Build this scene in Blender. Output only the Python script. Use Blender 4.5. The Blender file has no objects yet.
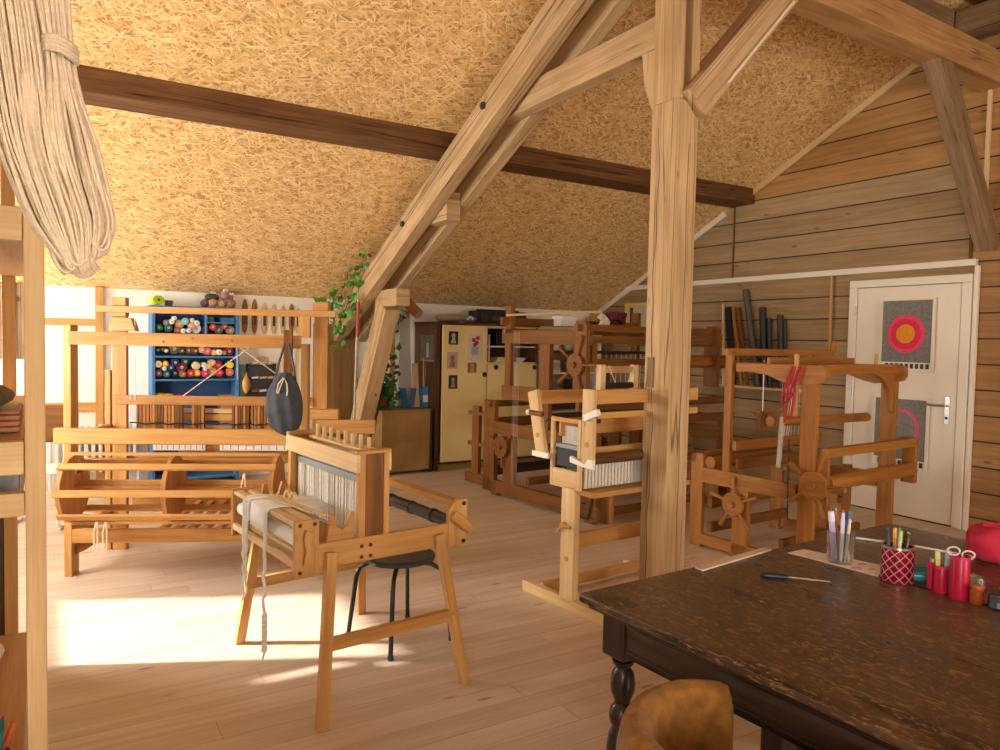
import bpy, bmesh, math, random
EXPOSURE, SKY, SUN = -0.2, 26.5, 13.5
from mathutils import Vector, Matrix
random.seed(7)
C = bpy.context.scene.collection
PI = math.pi

# ---------------------------------------------------------------- colour / materials
def lin(c):
    return tuple((v/255/12.92) if v/255 <= .04045 else ((v/255+.055)/1.055)**2.4 for v in c) + (1.0,)

class NT:
    def __init__(s, name):
        s.m = bpy.data.materials.new(name); s.m.use_nodes = True
        s.t = s.m.node_tree; s.b = s.t.nodes['Principled BSDF']
    def n(s, typ, **kw):
        nd = s.t.nodes.new('ShaderNode' + typ)
        for k, v in kw.items():
            if k == 'inp':
                for i, x in v.items():
                    if isinstance(x, bpy.types.NodeSocket): s.t.links.new(x, nd.inputs[i])
                    else: nd.inputs[i].default_value = x
            else: setattr(nd, k, v)
        return nd
    def link(s, a, b): s.t.links.new(a, b)
    def math(s, op, a, b=None, c=None):
        i = {0: a}
        if b is not None: i[1] = b
        if c is not None: i[2] = c
        return s.n('Math', operation=op, inp=i).outputs[0]
    def ramp(s, fac, stops, interp='LINEAR'):
        nd = s.n('ValToRGB', inp={0: fac}); r = nd.color_ramp; r.interpolation = interp
        while len(r.elements) < len(stops): r.elements.new(.5)
        for e, (p, c) in zip(r.elements, stops): e.position = p; e.color = c
        return nd.outputs[0]
    def mix(s, fac, a, b, mode='MIX'):
        nd = s.n('Mix', data_type='RGBA', blend_type=mode)
        for i, x in ((0, fac), (6, a), (7, b)):
            if isinstance(x, bpy.types.NodeSocket): s.t.links.new(x, nd.inputs[i])
            else: nd.inputs[i].default_value = x
        return nd.outputs[2]
    def bump(s, h, strength=.2, dist=.01):
        nd = s.n('Bump', inp={'Strength': strength, 'Distance': dist, 'Height': h})
        s.link(nd.outputs[0], s.b.inputs['Normal'])

def plain(name, col, rough=.6, metal=0., noise=0., scale=40, bump=0., sheen=0., trans=0., alpha=1.):
    k = NT(name); k.b.inputs['Roughness'].default_value = rough; k.b.inputs['Metallic'].default_value = metal
    c = lin(col)
    tc = k.n('TexCoord').outputs['Object']
    nz = k.n('TexNoise', inp={'Vector': tc, 'Scale': scale, 'Detail': 3.}).outputs[0]
    if noise:
        d = tuple(v*(1-noise) for v in c[:3]) + (1,); l = tuple(min(1, v*(1+noise)) for v in c[:3]) + (1,)
        k.link(k.ramp(nz, [(.3, d), (.7, l)]), k.b.inputs['Base Color'])
    else: k.b.inputs['Base Color'].default_value = c
    if bump: k.bump(nz, bump, .01)
    if sheen: k.b.inputs['Sheen Weight'].default_value = sheen
    if trans: k.b.inputs['Transmission Weight'].default_value = trans
    return k.m

def wood(name, light, dark, rough=.5, knots=.0, cracks=.0, grain=1., var=.12, fine=60.):
    k = NT(name); k.b.inputs['Roughness'].default_value = rough; k.b.inputs['Specular IOR Level'].default_value = .5 if rough < .4 else .3
    uv = k.n('UVMap', uv_map='grain').outputs[0]
    rnd = k.n('ObjectInfo').outputs['Random']
    off = k.n('CombineXYZ', inp={0: k.math('MULTIPLY', rnd, 37.), 1: k.math('MULTIPLY', rnd, 11.), 2: 0.}).outputs[0]
    p = k.n('VectorMath', operation='ADD', inp={0: uv, 1: off}).outputs[0]
    m1 = k.n('Mapping', inp={'Vector': p, 'Scale': (1.3, 22., 1)}).outputs[0]
    m2 = k.n('Mapping', inp={'Vector': p, 'Scale': (5., fine*2.2, 1)}).outputs[0]
    wob = k.n('TexNoise', inp={'Vector': p, 'Scale': 2.5, 'Detail': 1.}).outputs[0]
    n1 = k.n('TexNoise', inp={'Vector': m1, 'Scale': 1., 'Detail': 4., 'Distortion': .6}).outputs[0]
    n2 = k.n('TexNoise', inp={'Vector': m2, 'Scale': 1., 'Detail': 2.}).outputs[0]
    f = k.math('ADD', k.math('MULTIPLY', n1, .6*grain), k.math('ADD', k.math('MULTIPLY', n2, .35*grain), k.math('MULTIPLY', wob, .25)))
    lo, hi = .6*grain - .12, .6*grain + .22
    col = k.ramp(f, [(max(0, lo), lin(dark)), (min(1, hi), lin(light))])
    if knots:
        mk = k.n('Mapping', inp={'Vector': p, 'Scale': (2.6, 6., 1)}).outputs[0]
        v = k.n('TexVoronoi', inp={'Vector': mk, 'Scale': 1., 'Randomness': 1.}).outputs['Distance']
        kd = tuple(x*.35 for x in lin(dark)[:3]) + (1,)
        col = k.mix(k.ramp(v, [(.03, (knots, knots, knots, 1)), (.085, (0, 0, 0, 1))]), col, kd)
    h = f
    if cracks:
        mc = k.n('Mapping', inp={'Vector': p, 'Scale': (.16, 10., 1)}).outputs[0]
        nc = k.n('TexNoise', inp={'Vector': mc, 'Scale': 1., 'Detail': 2., 'Distortion': .3}).outputs[0]
        line = k.math('ABSOLUTE', k.math('SUBTRACT', nc, .5))
        cr = k.ramp(line, [(.002, (cracks, cracks, cracks, 1)), (.008, (0, 0, 0, 1))])
        col = k.mix(cr, col, tuple(x*.18 for x in lin(dark)[:3]) + (1,))
    hs = k.n('HueSaturation', inp={'Hue': .5, 'Saturation': 1., 'Value': k.math('ADD', 1 - var/2, k.math('MULTIPLY', rnd, var)), 'Fac': 1., 'Color': col}).outputs[0]
    k.link(hs, k.b.inputs['Base Color'])
    k.bump(h, .12, .004)
    return k.m

M = {}
M['pine'] = wood('loom_pine', (214, 168, 106), (184, 132, 72), .45, .5)
M['pine_warm'] = wood('loom_pine_warm', (206, 154, 94), (166, 114, 60), .45, .4)
M['pine_pale'] = wood('pale_pine', (232, 204, 158), (212, 178, 128), .5, .5)
M['pine_new'] = wood('new_pine', (228, 200, 152), (206, 170, 120), .55, .8)
M['brown'] = wood('dark_loom_wood', (152, 98, 42), (106, 66, 24), .5, .2)
M['beech'] = wood('beech_loom', (184, 126, 62), (144, 92, 38), .5, .3)
M['timber'] = wood('old_timber', (216, 186, 144), (178, 146, 104), .75, .5, .8, var=.08)
M['timber_dark'] = wood('dark_timber', (138, 96, 58), (92, 60, 32), .75, .4, .9, var=.05)
M['timber_grey'] = wood('grey_timber', (168, 138, 104), (124, 98, 70), .8, .5, .8, var=.05)
M['plank'] = wood('partition_planks', (168, 132, 84), (128, 94, 54), .7, .5)
M['oak'] = wood('dark_oak', (82, 61, 47), (44, 32, 25), .32, .0, .0, grain=1.1, var=.02)
M['oak_leg'] = wood('dark_turned_oak', (62, 44, 36), (32, 22, 18), .3, .0)
M['walnut'] = wood('dark_walnut', (110, 74, 42), (74, 46, 24), .5)
M['white'] = plain('white_paint', (240, 236, 228), .55, noise=.02)
M['whitemetal'] = plain('white_enamel', (236, 238, 240), .3)
M['doorwhite'] = plain('door_paint', (236, 224, 206), .4, noise=.015, scale=8)
M['yarn'] = plain('cream_yarn', (228, 210, 184), .9, noise=.10, scale=90, bump=.4, sheen=.3)
M['cotton'] = plain('white_cotton', (240, 238, 236), .9, noise=.05, scale=120, bump=.2)
M['warp'] = plain('white_warp', (226, 220, 210), .9, noise=.08, scale=60)
M['black'] = plain('black_paint', (26, 26, 28), .35)
M['charcoal'] = plain('charcoal_plastic', (44, 46, 48), .5)
M['steel'] = plain('steel', (190, 190, 190), .3, 1.)
M['greysteel'] = plain('grey_metal_bars', (150, 162, 168), .35, .6)
M['bag'] = plain('charcoal_cloth', (62, 66, 74), .9, noise=.25, scale=14, bump=.3)
M['blue'] = plain('blue_paint', (62, 116, 168), .5, noise=.06)
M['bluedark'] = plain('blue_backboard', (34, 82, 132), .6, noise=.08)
M['cream'] = plain('cream_paint', (238, 214, 150), .45, noise=.02, scale=6)
M['burlap'] = NT('burlap').m
M['leaf'] = plain('ivy_leaf', (84, 140, 42), .5, noise=.35, scale=25)
M['leaf2'] = plain('dark_leaf', (52, 100, 36), .5, noise=.35, scale=25)
M['velvet'] = plain('mustard_velvet', (138, 92, 24), .8, noise=.3, scale=30, bump=.8, sheen=.1)
M['glass'] = plain('clear_plastic', (235, 238, 240), .05, trans=.95)
M['paper'] = plain('paper', (238, 228, 222), .8, noise=.03)
_k = NT('burlap_cloth'); _tc = _k.n('TexCoord').outputs['Object']
_w1 = _k.n('TexWave', bands_direction='X', inp={'Vector': _tc, 'Scale': 55., 'Distortion': .8}).outputs[1]
_w2 = _k.n('TexWave', bands_direction='Z', inp={'Vector': _tc, 'Scale': 55., 'Distortion': .8}).outputs[1]
_nz = _k.n('TexNoise', inp={'Vector': _tc, 'Scale': 4., 'Detail': 4.}).outputs[0]
_f = _k.math('ADD', _k.math('MULTIPLY', _k.math('MULTIPLY', _w1, _w2), .4), _k.math('MULTIPLY', _nz, .7))
_k.link(_k.ramp(_f, [(.25, lin((130, 98, 54))), (.75, lin((184, 146, 90)))]), _k.b.inputs['Base Color'])
_k.b.inputs['Roughness'].default_value = .9; _k.bump(_f, .3, .004); M['burlap'] = _k.m

_cc = {}
def colmat(rgb, rough=.75, noise=.12, scale=70, bump=.25):
    key = (rgb, rough)
    if key not in _cc: _cc[key] = plain('colour_%02x%02x%02x' % rgb, rgb, rough, noise=noise, scale=scale, bump=bump)
    return _cc[key]

# OSB: three layers of long strands in different directions, the topmost one shows
def osb():
    k = NT('osb_board'); k.b.inputs['Roughness'].default_value = .6
    uv = k.n('UVMap', uv_map='grain').outputs[0]
    best = None; vals = []
    wn = k.n('TexNoise', inp={'Vector': uv, 'Scale': 3., 'Detail': 2.})
    wv = k.n('VectorMath', operation='SCALE', inp={0: wn.outputs['Color'], 'Scale': .035}).outputs[0]
    base = k.n('VectorMath', operation='ADD', inp={0: uv, 1: wv}).outputs[0]
    for i, a in enumerate((14, -24, 58, -63)):
        r = k.n('Mapping', inp={'Vector': base, 'Rotation': (0, 0, math.radians(a)), 'Location': (i*3.7, i*1.9, 0)}).outputs[0]
        s = k.n('Mapping', inp={'Vector': r, 'Scale': (14., 80., 1)}).outputs[0]
        vo = k.n('TexVoronoi', inp={'Vector': s, 'Scale': 1., 'Randomness': 1.})
        d = vo.outputs['Distance']
        rv = k.n('SeparateColor', inp={0: vo.outputs['Color']}).outputs[0]
        gv = k.n('SeparateColor', inp={0: vo.outputs['Color']}).outputs[1]
        h = k.math('SUBTRACT', k.math('MULTIPLY', rv, 1.), k.math('MULTIPLY', d, .55))
        if i > 1: h = k.math('SUBTRACT', h, .12)
        if best is None: best, tone = h, gv
        else:
            gt = k.math('GREATER_THAN', h, best)
            tone = k.n('Mix', data_type='FLOAT', inp={0: gt, 2: tone, 3: gv}).outputs[0]
            best = k.math('MAXIMUM', h, best)
    fib = k.n('TexNoise', inp={'Vector': k.n('Mapping', inp={'Vector': base, 'Scale': (20., 160., 1)}).outputs[0], 'Scale': 1.}).outputs[0]
    t = k.math('ADD', k.math('MULTIPLY', tone, .8), k.math('MULTIPLY', fib, .3))
    col = k.ramp(t, [(.08, lin((210, 164, 100))), (.45, lin((230, 190, 126))), (.95, lin((248, 220, 164)))])
    gap = k.ramp(best, [(.20, (0, 0, 0, 1)), (.40, (1, 1, 1, 1))])
    col = k.mix(gap, lin((182, 134, 82)), col)
    k.link(col, k.b.inputs['Base Color'])
    k.bump(best, .2, .006)
    return k.m
M['osb'] = osb()

def boards(name, lt, dk, pitch, z0, coord='Z', seam=.012, alongs=3., knots=.7, rough=.7, stagger=0., gap=(40, 26, 14)):
    """planks laid along one world axis; coord is the axis across them"""
    k = NT(name); k.b.inputs['Roughness'].default_value = rough
    pos = k.n('NewGeometry').outputs['Position']
    x, y, z = k.n('SeparateXYZ', inp={0: pos}).outputs
    a, l = (z, y) if coord == 'Z' else (y, x)
    t = k.math('DIVIDE', k.math('SUBTRACT', a, z0), pitch)
    idx = k.math('FLOOR', t); fr = k.math('FRACT', t)
    wn = k.n('TexWhiteNoise', noise_dimensions='1D', inp={'W': idx}).outputs[0]
    lo = k.math('ADD', l, k.math('MULTIPLY', wn, 23.))
    if stagger:
        bi = k.math('FLOOR', k.math('DIVIDE', lo, stagger)); bf = k.math('FRACT', k.math('DIVIDE', lo, stagger))
        wn = k.n('TexWhiteNoise', noise_dimensions='2D', inp={'Vector': k.n('CombineXYZ', inp={0: idx, 1: bi}).outputs[0]}).outputs[0]
    v = k.n('CombineXYZ', inp={0: lo, 1: k.math('MULTIPLY', a, 1.), 2: k.math('MULTIPLY', wn, 9.)}).outputs[0]
    n1 = k.n('TexNoise', inp={'Vector': k.n('Mapping', inp={'Vector': v, 'Scale': (alongs*.45, alongs*8, 1)}).outputs[0], 'Scale': 1., 'Detail': 4., 'Distortion': .8}).outputs[0]
    n2 = k.n('TexNoise', inp={'Vector': k.n('Mapping', inp={'Vector': v, 'Scale': (4., 130., 1)}).outputs[0], 'Scale': 1.}).outputs[0]
    f = k.math('ADD', k.math('MULTIPLY', n1, .65), k.math('MULTIPLY', n2, .35))
    f = k.math('ADD', f, k.math('MULTIPLY', k.math('SUBTRACT', wn, .5), .16))
    col = k.ramp(f, [(.34, lin(dk)), (.66, lin(lt))])
    vk = k.n('TexVoronoi', inp={'Vector': k.n('Mapping', inp={'Vector': v, 'Scale': (2.0, 7.5, 1)}).outputs[0], 'Scale': 1.}).outputs['Distance']
    col = k.mix(k.ramp(vk, [(.05, (knots,)*3 + (1,)), (.10, (0, 0, 0, 1))]), col, tuple(q*.4 for q in lin(dk)[:3]) + (1,))
    e = k.math('MINIMUM', fr, k.math('SUBTRACT', 1., fr))
    e = k.math('MULTIPLY', e, pitch)
    sm = k.ramp(k.math('DIVIDE', e, seam), [(.25, (0, 0, 0, 1)), (.6, (1, 1, 1, 1))])
    if stagger:
        e2 = k.math('MULTIPLY', k.math('MINIMUM', bf, k.math('SUBTRACT', 1., bf)), stagger)
        sm = k.math('MINIMUM', sm, k.ramp(k.math('DIVIDE', e2, seam), [(.25, (0, 0, 0, 1)), (.6, (1, 1, 1, 1))]))
    col = k.mix(sm, lin(gap), col)
    k.link(col, k.b.inputs['Base Color'])
    k.bump(k.math('ADD', k.math('MULTIPLY', sm, 1.), k.math('MULTIPLY', f, .25)), .35, .006)
    return k.m

# ---------------------------------------------------------------- geometry
class MB:
    def __init__(s):
        s.bm = bmesh.new(); s.uv = s.bm.loops.layers.uv.new('grain')
    def _uv(s, faces, o, ax):
        ax = Vector(ax).normalized(); r1, r2 = random.random()*5, random.random()*5; o = Vector(o)
        a = ax.orthogonal().normalized()
        if abs(ax.x) > .99: a = Vector((0, 1, 0))
        elif abs(ax.y) > .99 or abs(ax.z) > .99: a = Vector((1, 0, 0))
        b = ax.cross(a)
        for f in faces:
            n = f.normal
            if n.length < .1: f.normal_update(); n = f.normal
            for l in f.loops:
                d = l.vert.co - o; u = d.dot(ax)
                if abs(n.dot(ax)) > .8: l[s.uv].uv = (d.dot(a)*.3 + r1, d.dot(b) + r2)
                else: l[s.uv].uv = (u + r1, (d.dot(b) if abs(n.dot(a)) > abs(n.dot(b)) else d.dot(a)) + r2 + (1.7 if abs(n.dot(a)) > abs(n.dot(b)) else 0))
    def hexa(s, v, ax=None):
        bv = [s.bm.verts.new(p) for p in v]
        fs = [s.bm.faces.new([bv[i] for i in q]) for q in ((3, 2, 1, 0), (4, 5, 6, 7), (0, 1, 5, 4), (1, 2, 6, 5), (2, 3, 7, 6), (3, 0, 4, 7))]
        for f in fs: f.normal_update()
        if ax is None:
            d = [(Vector(v[1])-Vector(v[0])), (Vector(v[3])-Vector(v[0])), (Vector(v[4])-Vector(v[0]))]
            ax = max(d, key=lambda q: q.length)
        s._uv(fs, v[0], ax); return s
    def box(s, x0, x1, y0, y1, z0, z1, ax=None):
        return s.hexa([(x0, y0, z0), (x1, y0, z0), (x1, y1, z0), (x0, y1, z0), (x0, y0, z1), (x1, y0, z1), (x1, y1, z1), (x0, y1, z1)], ax)
    def beam(s, p0, p1, w, h, up=(0, 0, 1), w1=None, h1=None):
        """bar from p0 to p1; w across (perpendicular to up), h along up"""
        p0, p1 = Vector(p0), Vector(p1); d = (p1-p0).normalized(); up = Vector(up)
        side = d.cross(up).normalized(); up = side.cross(d).normalized()
        w1 = w if w1 is None else w1; h1 = h if h1 is None else h1
        v = []
        for p, ww, hh in ((p0, w, h), (p1, w1, h1)):
            for a, b in ((-1, -1), (1, -1), (1, 1), (-1, 1)): v.append(p + side*a*ww/2 + up*b*hh/2)
        # order for hexa: bottom ring then top ring
        return s.hexa([tuple(q) for q in v], d)
    def ring(s, p, r, n, d, a0=0., sc=(1, 1)):
        d = Vector(d).normalized(); a = d.orthogonal().normalized()
        if abs(d.z) < .9: a = d.cross(Vector((0, 0, 1))).normalized()
        else: a = Vector((1, 0, 0)); a = (a - d*a.dot(d)).normalized()
        b = d.cross(a)
        return [s.bm.verts.new(Vector(p) + a*r*sc[0]*math.cos(a0+2*PI*i/n) + b*r*sc[1]*math.sin(a0+2*PI*i/n)) for i in range(n)]
    def skin(s, rings, caps=True, ax=None, o=None, close=False):
        fs = []; n = len(rings[0])
        pairs = list(zip(rings, rings[1:])) + ([(rings[-1], rings[0])] if close else [])
        for A, B in pairs:
            for i in range(n):
                j = (i+1) % n
                try: fs.append(s.bm.faces.new((A[i], A[j], B[j], B[i])))
                except ValueError: pass
        if caps and not close:
            fs.append(s.bm.faces.new(rings[0][::-1])); fs.append(s.bm.faces.new(rings[-1]))
        for f in fs: f.normal_update()
        c0 = sum((v.co for v in rings[0]), Vector())/n; c1 = sum((v.co for v in rings[-1]), Vector())/n
        s._uv(fs, o or c0, ax or ((c1-c0) if (c1-c0).length > 1e-6 else (0, 0, 1))); return s
    def cyl(s, p0, p1, r0, r1=None, n=16):
        r1 = r0 if r1 is None else r1; d = Vector(p1)-Vector(p0)
        return s.skin([s.ring(p0, r0, n, d), s.ring(p1, r1, n, d)])
    def pipe(s, p0, p1, ro, ri, n=18):
        d = Vector(p1)-Vector(p0)
        return s.skin([s.ring(p0, ro, n, d), s.ring(p1, ro, n, d), s.ring(p1, ri, n, d), s.ring(p0, ri, n, d)], ax=d, close=True)
    def tube(s, pts, r, n=8, r1=None):
        pts = [Vector(p) for p in pts]; R = []
        for i, p in enumerate(pts):
            d = pts[min(i+1, len(pts)-1)] - pts[max(i-1, 0)]
            if d.length < 1e-9: d = Vector((0, 0, 1))
            rr = r if r1 is None else r + (r1-r)*i/(len(pts)-1)
            R.append((p, rr, d.normalized()))
        d0 = R[0][2]; a = d0.orthogonal().normalized(); rings = []
        for p, rr, d in R:
            a = (a - d*a.dot(d)); a = a.normalized() if a.length > 1e-6 else d.orthogonal().normalized()
            b = d.cross(a)
            rings.append([s.bm.verts.new(p + a*rr*math.cos(2*PI*i/n) + b*rr*math.sin(2*PI*i/n)) for i in range(n)])
        return s.skin(rings, ax=pts[-1]-pts[0] if (pts[-1]-pts[0]).length > 1e-6 else (0, 0, 1))
    def lathe(s, prof, o=(0, 0, 0), ax=(0, 0, 1), n=24, sc=(1, 1)):
        o = Vector(o); ax = Vector(ax).normalized()
        return s.skin([s.ring(o+ax*z, max(r, 1e-4), n, ax, sc=sc) for r, z in prof], ax=ax, o=o)
    def prism(s, pts, ext, ax=None):
        """pts: 3-D polygon, ext: extrusion vector"""
        e = Vector(ext); A = [s.bm.verts.new(p) for p in pts]; B = [s.bm.verts.new(Vector(p)+e) for p in pts]
        fs = [s.bm.faces.new(A[::-1]), s.bm.faces.new(B)]
        n = len(pts)
        for i in range(n): fs.append(s.bm.faces.new((A[i], A[(i+1) % n], B[(i+1) % n], B[i])))
        for f in fs: f.normal_update()
        s._uv(fs, pts[0], ax or e); return s
    def ball(s, c, r, sc=(1, 1, 1), seg=16, rings=10):
        res = bmesh.ops.create_uvsphere(s.bm, u_segments=seg, v_segments=rings, radius=r)
        vs = res['verts']; c = Vector(c)
        for v in vs: v.co = Vector((v.co.x*sc[0], v.co.y*sc[1], v.co.z*sc[2])) + c
        fs = {f for v in vs for f in v.link_faces}
        for f in fs: f.normal_update()
        s._uv(fs, c, (0, 0, 1)); return s
    def quad(s, pts, ax=None):
        f = s.bm.faces.new([s.bm.verts.new(p) for p in pts]); f.normal_update(); s._uv([f], pts[0], ax or (Vector(pts[1])-Vector(pts[0]))); return s
    def build(s, name, mat, parent=None, bevel=.0, sub=0, label=None, smooth=40, seg=2, recalc=True):
        if recalc: bmesh.ops.recalc_face_normals(s.bm, faces=s.bm.faces)
        me = bpy.data.meshes.new(name); s.bm.to_mesh(me); s.bm.free()
        me.polygons.foreach_set('use_smooth', [True]*len(me.polygons))
        me.set_sharp_from_angle(angle=math.radians(smooth))
        o = bpy.data.objects.new(name, me); C.objects.link(o)
        for m_ in (mat if isinstance(mat, (list, tuple)) else [mat]): me.materials.append(m_)
        if parent: o.parent = parent
        if bevel:
            b = o.modifiers.new('bevel', 'BEVEL'); b.width = bevel; b.segments = seg; b.limit_method = 'ANGLE'; b.angle_limit = math.radians(50); b.harden_normals = True
        if sub:
            u = o.modifiers.new('sub', 'SUBSURF'); u.levels = sub; u.render_levels = sub
        if label: o['label'] = label
        return o

def tag(o, label, cat, group=None, kind=None):
    o['label'] = label; o['category'] = cat
    if group: o['group'] = group
    if kind: o['kind'] = kind
    return o
def struct(o): o['kind'] = 'structure'; return o
def thing(name, label, cat, loc=(0, 0, 0), rz=0., group=None):
    o = bpy.data.objects.new(name, None); C.objects.link(o); o.location = loc; o.rotation_euler = (0, 0, math.radians(rz))
    o.empty_display_size = .1
    return tag(o, label, cat, group)
def at(o, loc, rz=0.): o.location = loc; o.rotation_euler = (0, 0, math.radians(rz)); return o
def dup(root):
    c = root.copy(); C.objects.link(c)
    for ch in list(root.children):
        d = ch.copy(); C.objects.link(d); d.parent = c
        for g in list(ch.children):
            e = g.copy(); C.objects.link(e); e.parent = d
    return c
def bx(name, mat, par, *b, bevel=.004, label=None):
    return MB().box(*b).build(name, mat, par, bevel, label=label)
def arc(c, r, a0, a1, n, f): return [f(c[0]+r*math.cos(math.radians(a0+(a1-a0)*i/n)), c[1]+r*math.sin(math.radians(a0+(a1-a0)*i/n))) for i in range(n+1)]
ORD = ['first', 'second', 'third', 'fourth', 'fifth', 'sixth', 'seventh', 'eighth', 'ninth', 'tenth', 'eleventh', 'twelfth', 'thirteenth', 'fourteenth', 'fifteenth', 'sixteenth']

# ================================================================ CAMERA, LIGHT, ROOM
YB, XG, XL, YF = 8.22, 6.6, -1.2, -4.2     # back wall, gable wall, left wall, front wall
ZR0, SL = 1.942, .481                       # ceiling height at the back wall and its slope
def zc(y): return ZR0 + SL*(YB - y)
YT = 3.3; ZT = zc(YT)

def camera():
    yaw, pitch, roll = .547697765, .0448728, -.0203668
    cy, sy, cp, sp = math.cos(yaw), math.sin(yaw), math.cos(pitch), math.sin(pitch)
    f = Vector((sy*cp, cy*cp, -sp)); r = Vector((cy, -sy, 0)); d = f.cross(r)
    c, s = math.cos(roll), math.sin(roll)
    r2 = r*c + d*s; d2 = d*c - r*s
    cam = bpy.data.cameras.new('camera'); o = bpy.data.objects.new('camera', cam); C.objects.link(o)
    u = -d2; b = -f
    o.matrix_world = Matrix(((r2.x, u.x, b.x, 0), (r2.y, u.y, b.y, 0), (r2.z, u.z, b.z, 1.5), (0, 0, 0, 1)))
    cam.sensor_width = 36; cam.lens = 743.56*36/1000; cam.clip_start = .05
    bpy.context.scene.camera = o
camera()
sc = bpy.context.scene
sc.view_settings.view_transform = 'Standard'; sc.view_settings.look = 'None'
sc.view_settings.gamma = 1; sc.view_settings.use_curve_mapping = False
sc.view_settings.exposure = EXPOSURE
W = bpy.data.worlds.new('sky'); sc.world = W; W.use_nodes = True
bg = W.node_tree.nodes['Background']; bg.inputs[0].default_value = (1.0, .95, .86, 1); bg.inputs[1].default_value = SKY
su = bpy.data.lights.new('sun', 'SUN'); su.energy = SUN; su.angle = math.radians(2.0); su.color = (1, .93, .82)
so = bpy.data.objects.new('sun', su); C.objects.link(so)
EL = math.radians(35); dh = Vector((.912, -.41, 0)).normalized()
so.rotation_euler = (dh*math.cos(EL) + Vector((0, 0, -math.sin(EL)))).to_track_quat('-Z', 'Y').to_euler(); so.location = (-4, 8, 6)

M['floor'] = boards('floor_planks', (220, 202, 184), (196, 172, 150), .135, 0., 'Y', .004, 1.6, .75, .42, stagger=2.6, gap=(174, 148, 126))
M['gable_old'] = boards('gable_boards_weathered', (178, 150, 112), (146, 118, 82), .2165, 2.44, 'Z', .014, 2.5, .8, .75)
M['gable_new'] = boards('gable_boards_new', (190, 146, 88), (154, 110, 60), .2165, 2.44, 'Z', .014, 2.5, .9, .7)
M['gable_low'] = boards('gable_boards_brown', (176, 134, 84), (140, 100, 58), .213, 2.244, 'Z', .014, 2.5, .8, .7)
M['wallpaint'] = plain('wall_plaster', (244, 240, 230), .85, noise=.02, scale=5)

struct(MB().box(XL-.3, XG+.3, YF-.3, YB+.3, -.12, 0, ax=(1, 0, 0)).build('floor', M['floor']))
struct(MB().box(XL-.3, XG+.3, YB, YB+.15, 0, 2.3).build('wall_back', M['wallpaint']))
# gable wall on the right: weathered boards, newer boards above and towards the camera
g = MB()
for y0, y1, z0, z1, m in ((3.3, YB, 0, 3.09, 0), (3.3, YB, 3.09, 5, 1), (YF, 3.3, 2.51, 5, 1), (YF, 3.3, 0, 2.51, 2)):
    k0 = len(g.bm.faces); g.box(XG, XG+.12, y0, y1, z0, z1, ax=(0, 1, 0)); g.bm.faces.ensure_lookup_table()
    for f in g.bm.faces[k0:]: f.material_index = m
struct(g.build('wall_right', [M['gable_old'], M['gable_new'], M['gable_low']]))
# ceiling: OSB slope over the back half, boards over the ridge, slope towards the front
c = MB(); e = SL
c.hexa([(XL-.3, YT, ZT), (XG+.15, YT, ZT), (XG+.15, YB+.15, zc(YB+.15)), (XL-.3, YB+.15, zc(YB+.15)),
        (XL-.3, YT, ZT+.1), (XG+.15, YT, ZT+.1), (XG+.15, YB+.15, zc(YB+.15)+.1), (XL-.3, YB+.15, zc(YB+.15)+.1)], ax=(1, 0, 0))
struct(c.build('ceiling', M['osb']))
struct(MB().box(XL-.3, XG+.15, -.4, YT, ZT, ZT+.1, ax=(0, 1, 0)).build('ceiling_boards', boards('ridge_boards', (184, 130, 76), (140, 92, 48), .16, 0, 'Y', .01, 2.5, .6)))
def fz(y): return ZT - SL*(-.4 - y)
struct(MB().hexa([(XL-.3, YF-.2, fz(YF-.2)), (XG+.15, YF-.2, fz(YF-.2)), (XG+.15, -.4, ZT), (XL-.3, -.4, ZT),
        (XL-.3, YF-.2, fz(YF-.2)+.1), (XG+.15, YF-.2, fz(YF-.2)+.1), (XG+.15, -.4, ZT+.1), (XL-.3, -.4, ZT+.1)], ax=(1, 0, 0)).build('ceiling_front', M['osb']))
# walls with window openings
def wall_with(name, fixed, horiz, lo, hi, ztop, holes, thick, mat):
    """holes: (a0, a1, z0, z1) along the wall"""
    m = MB(); cuts = sorted(holes); a = lo
    def blk(a0, a1, z0, z1):
        if a1 - a0 < 1e-4 or z1 - z0 < 1e-4: return
        if horiz: m.box(a0, a1, fixed, fixed+thick, z0, z1)
        else: m.box(fixed, fixed+thick, a0, a1, z0, z1)
    for a0, a1, z0, z1 in cuts:
        blk(a, a0, 0, ztop); blk(a0, a1, 0, z0); blk(a0, a1, z1, ztop); a = a1
    blk(a, hi, 0, ztop)
    return struct(m.build(name, mat))
HL = [(4.10, 5.42, .93, 2.12), (-2.6, -.9, .9, 2.1), (6.6, 7.85, .9, 1.9)]  # first opening follows the sun patch; the unseen others are added to light the room
wall_with('wall_left', XL-.1, False, YF-.1, YB+.2, 4.6, HL, .1, M['wallpaint'])
struct(MB().box(XL-2.3, XL-.1, 6.2, 9.2, 2.3, 2.36).box(XL-2.3, XL-.1, 9.2, 9.3, .0, 2.36).build('added_sun_blocker', M['wallpaint']))  # unseen roof and end wall added outside to block sun at the far window
HF = [(1.9, 4.2, .9, 2.1)]  # unseen opening added and placed as fill light for the right side
wall_with('wall_front', YF-.1, True, XL-.1, XG+.2, fz(YF)+.02, HF, .1, M['wallpaint'])
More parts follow.
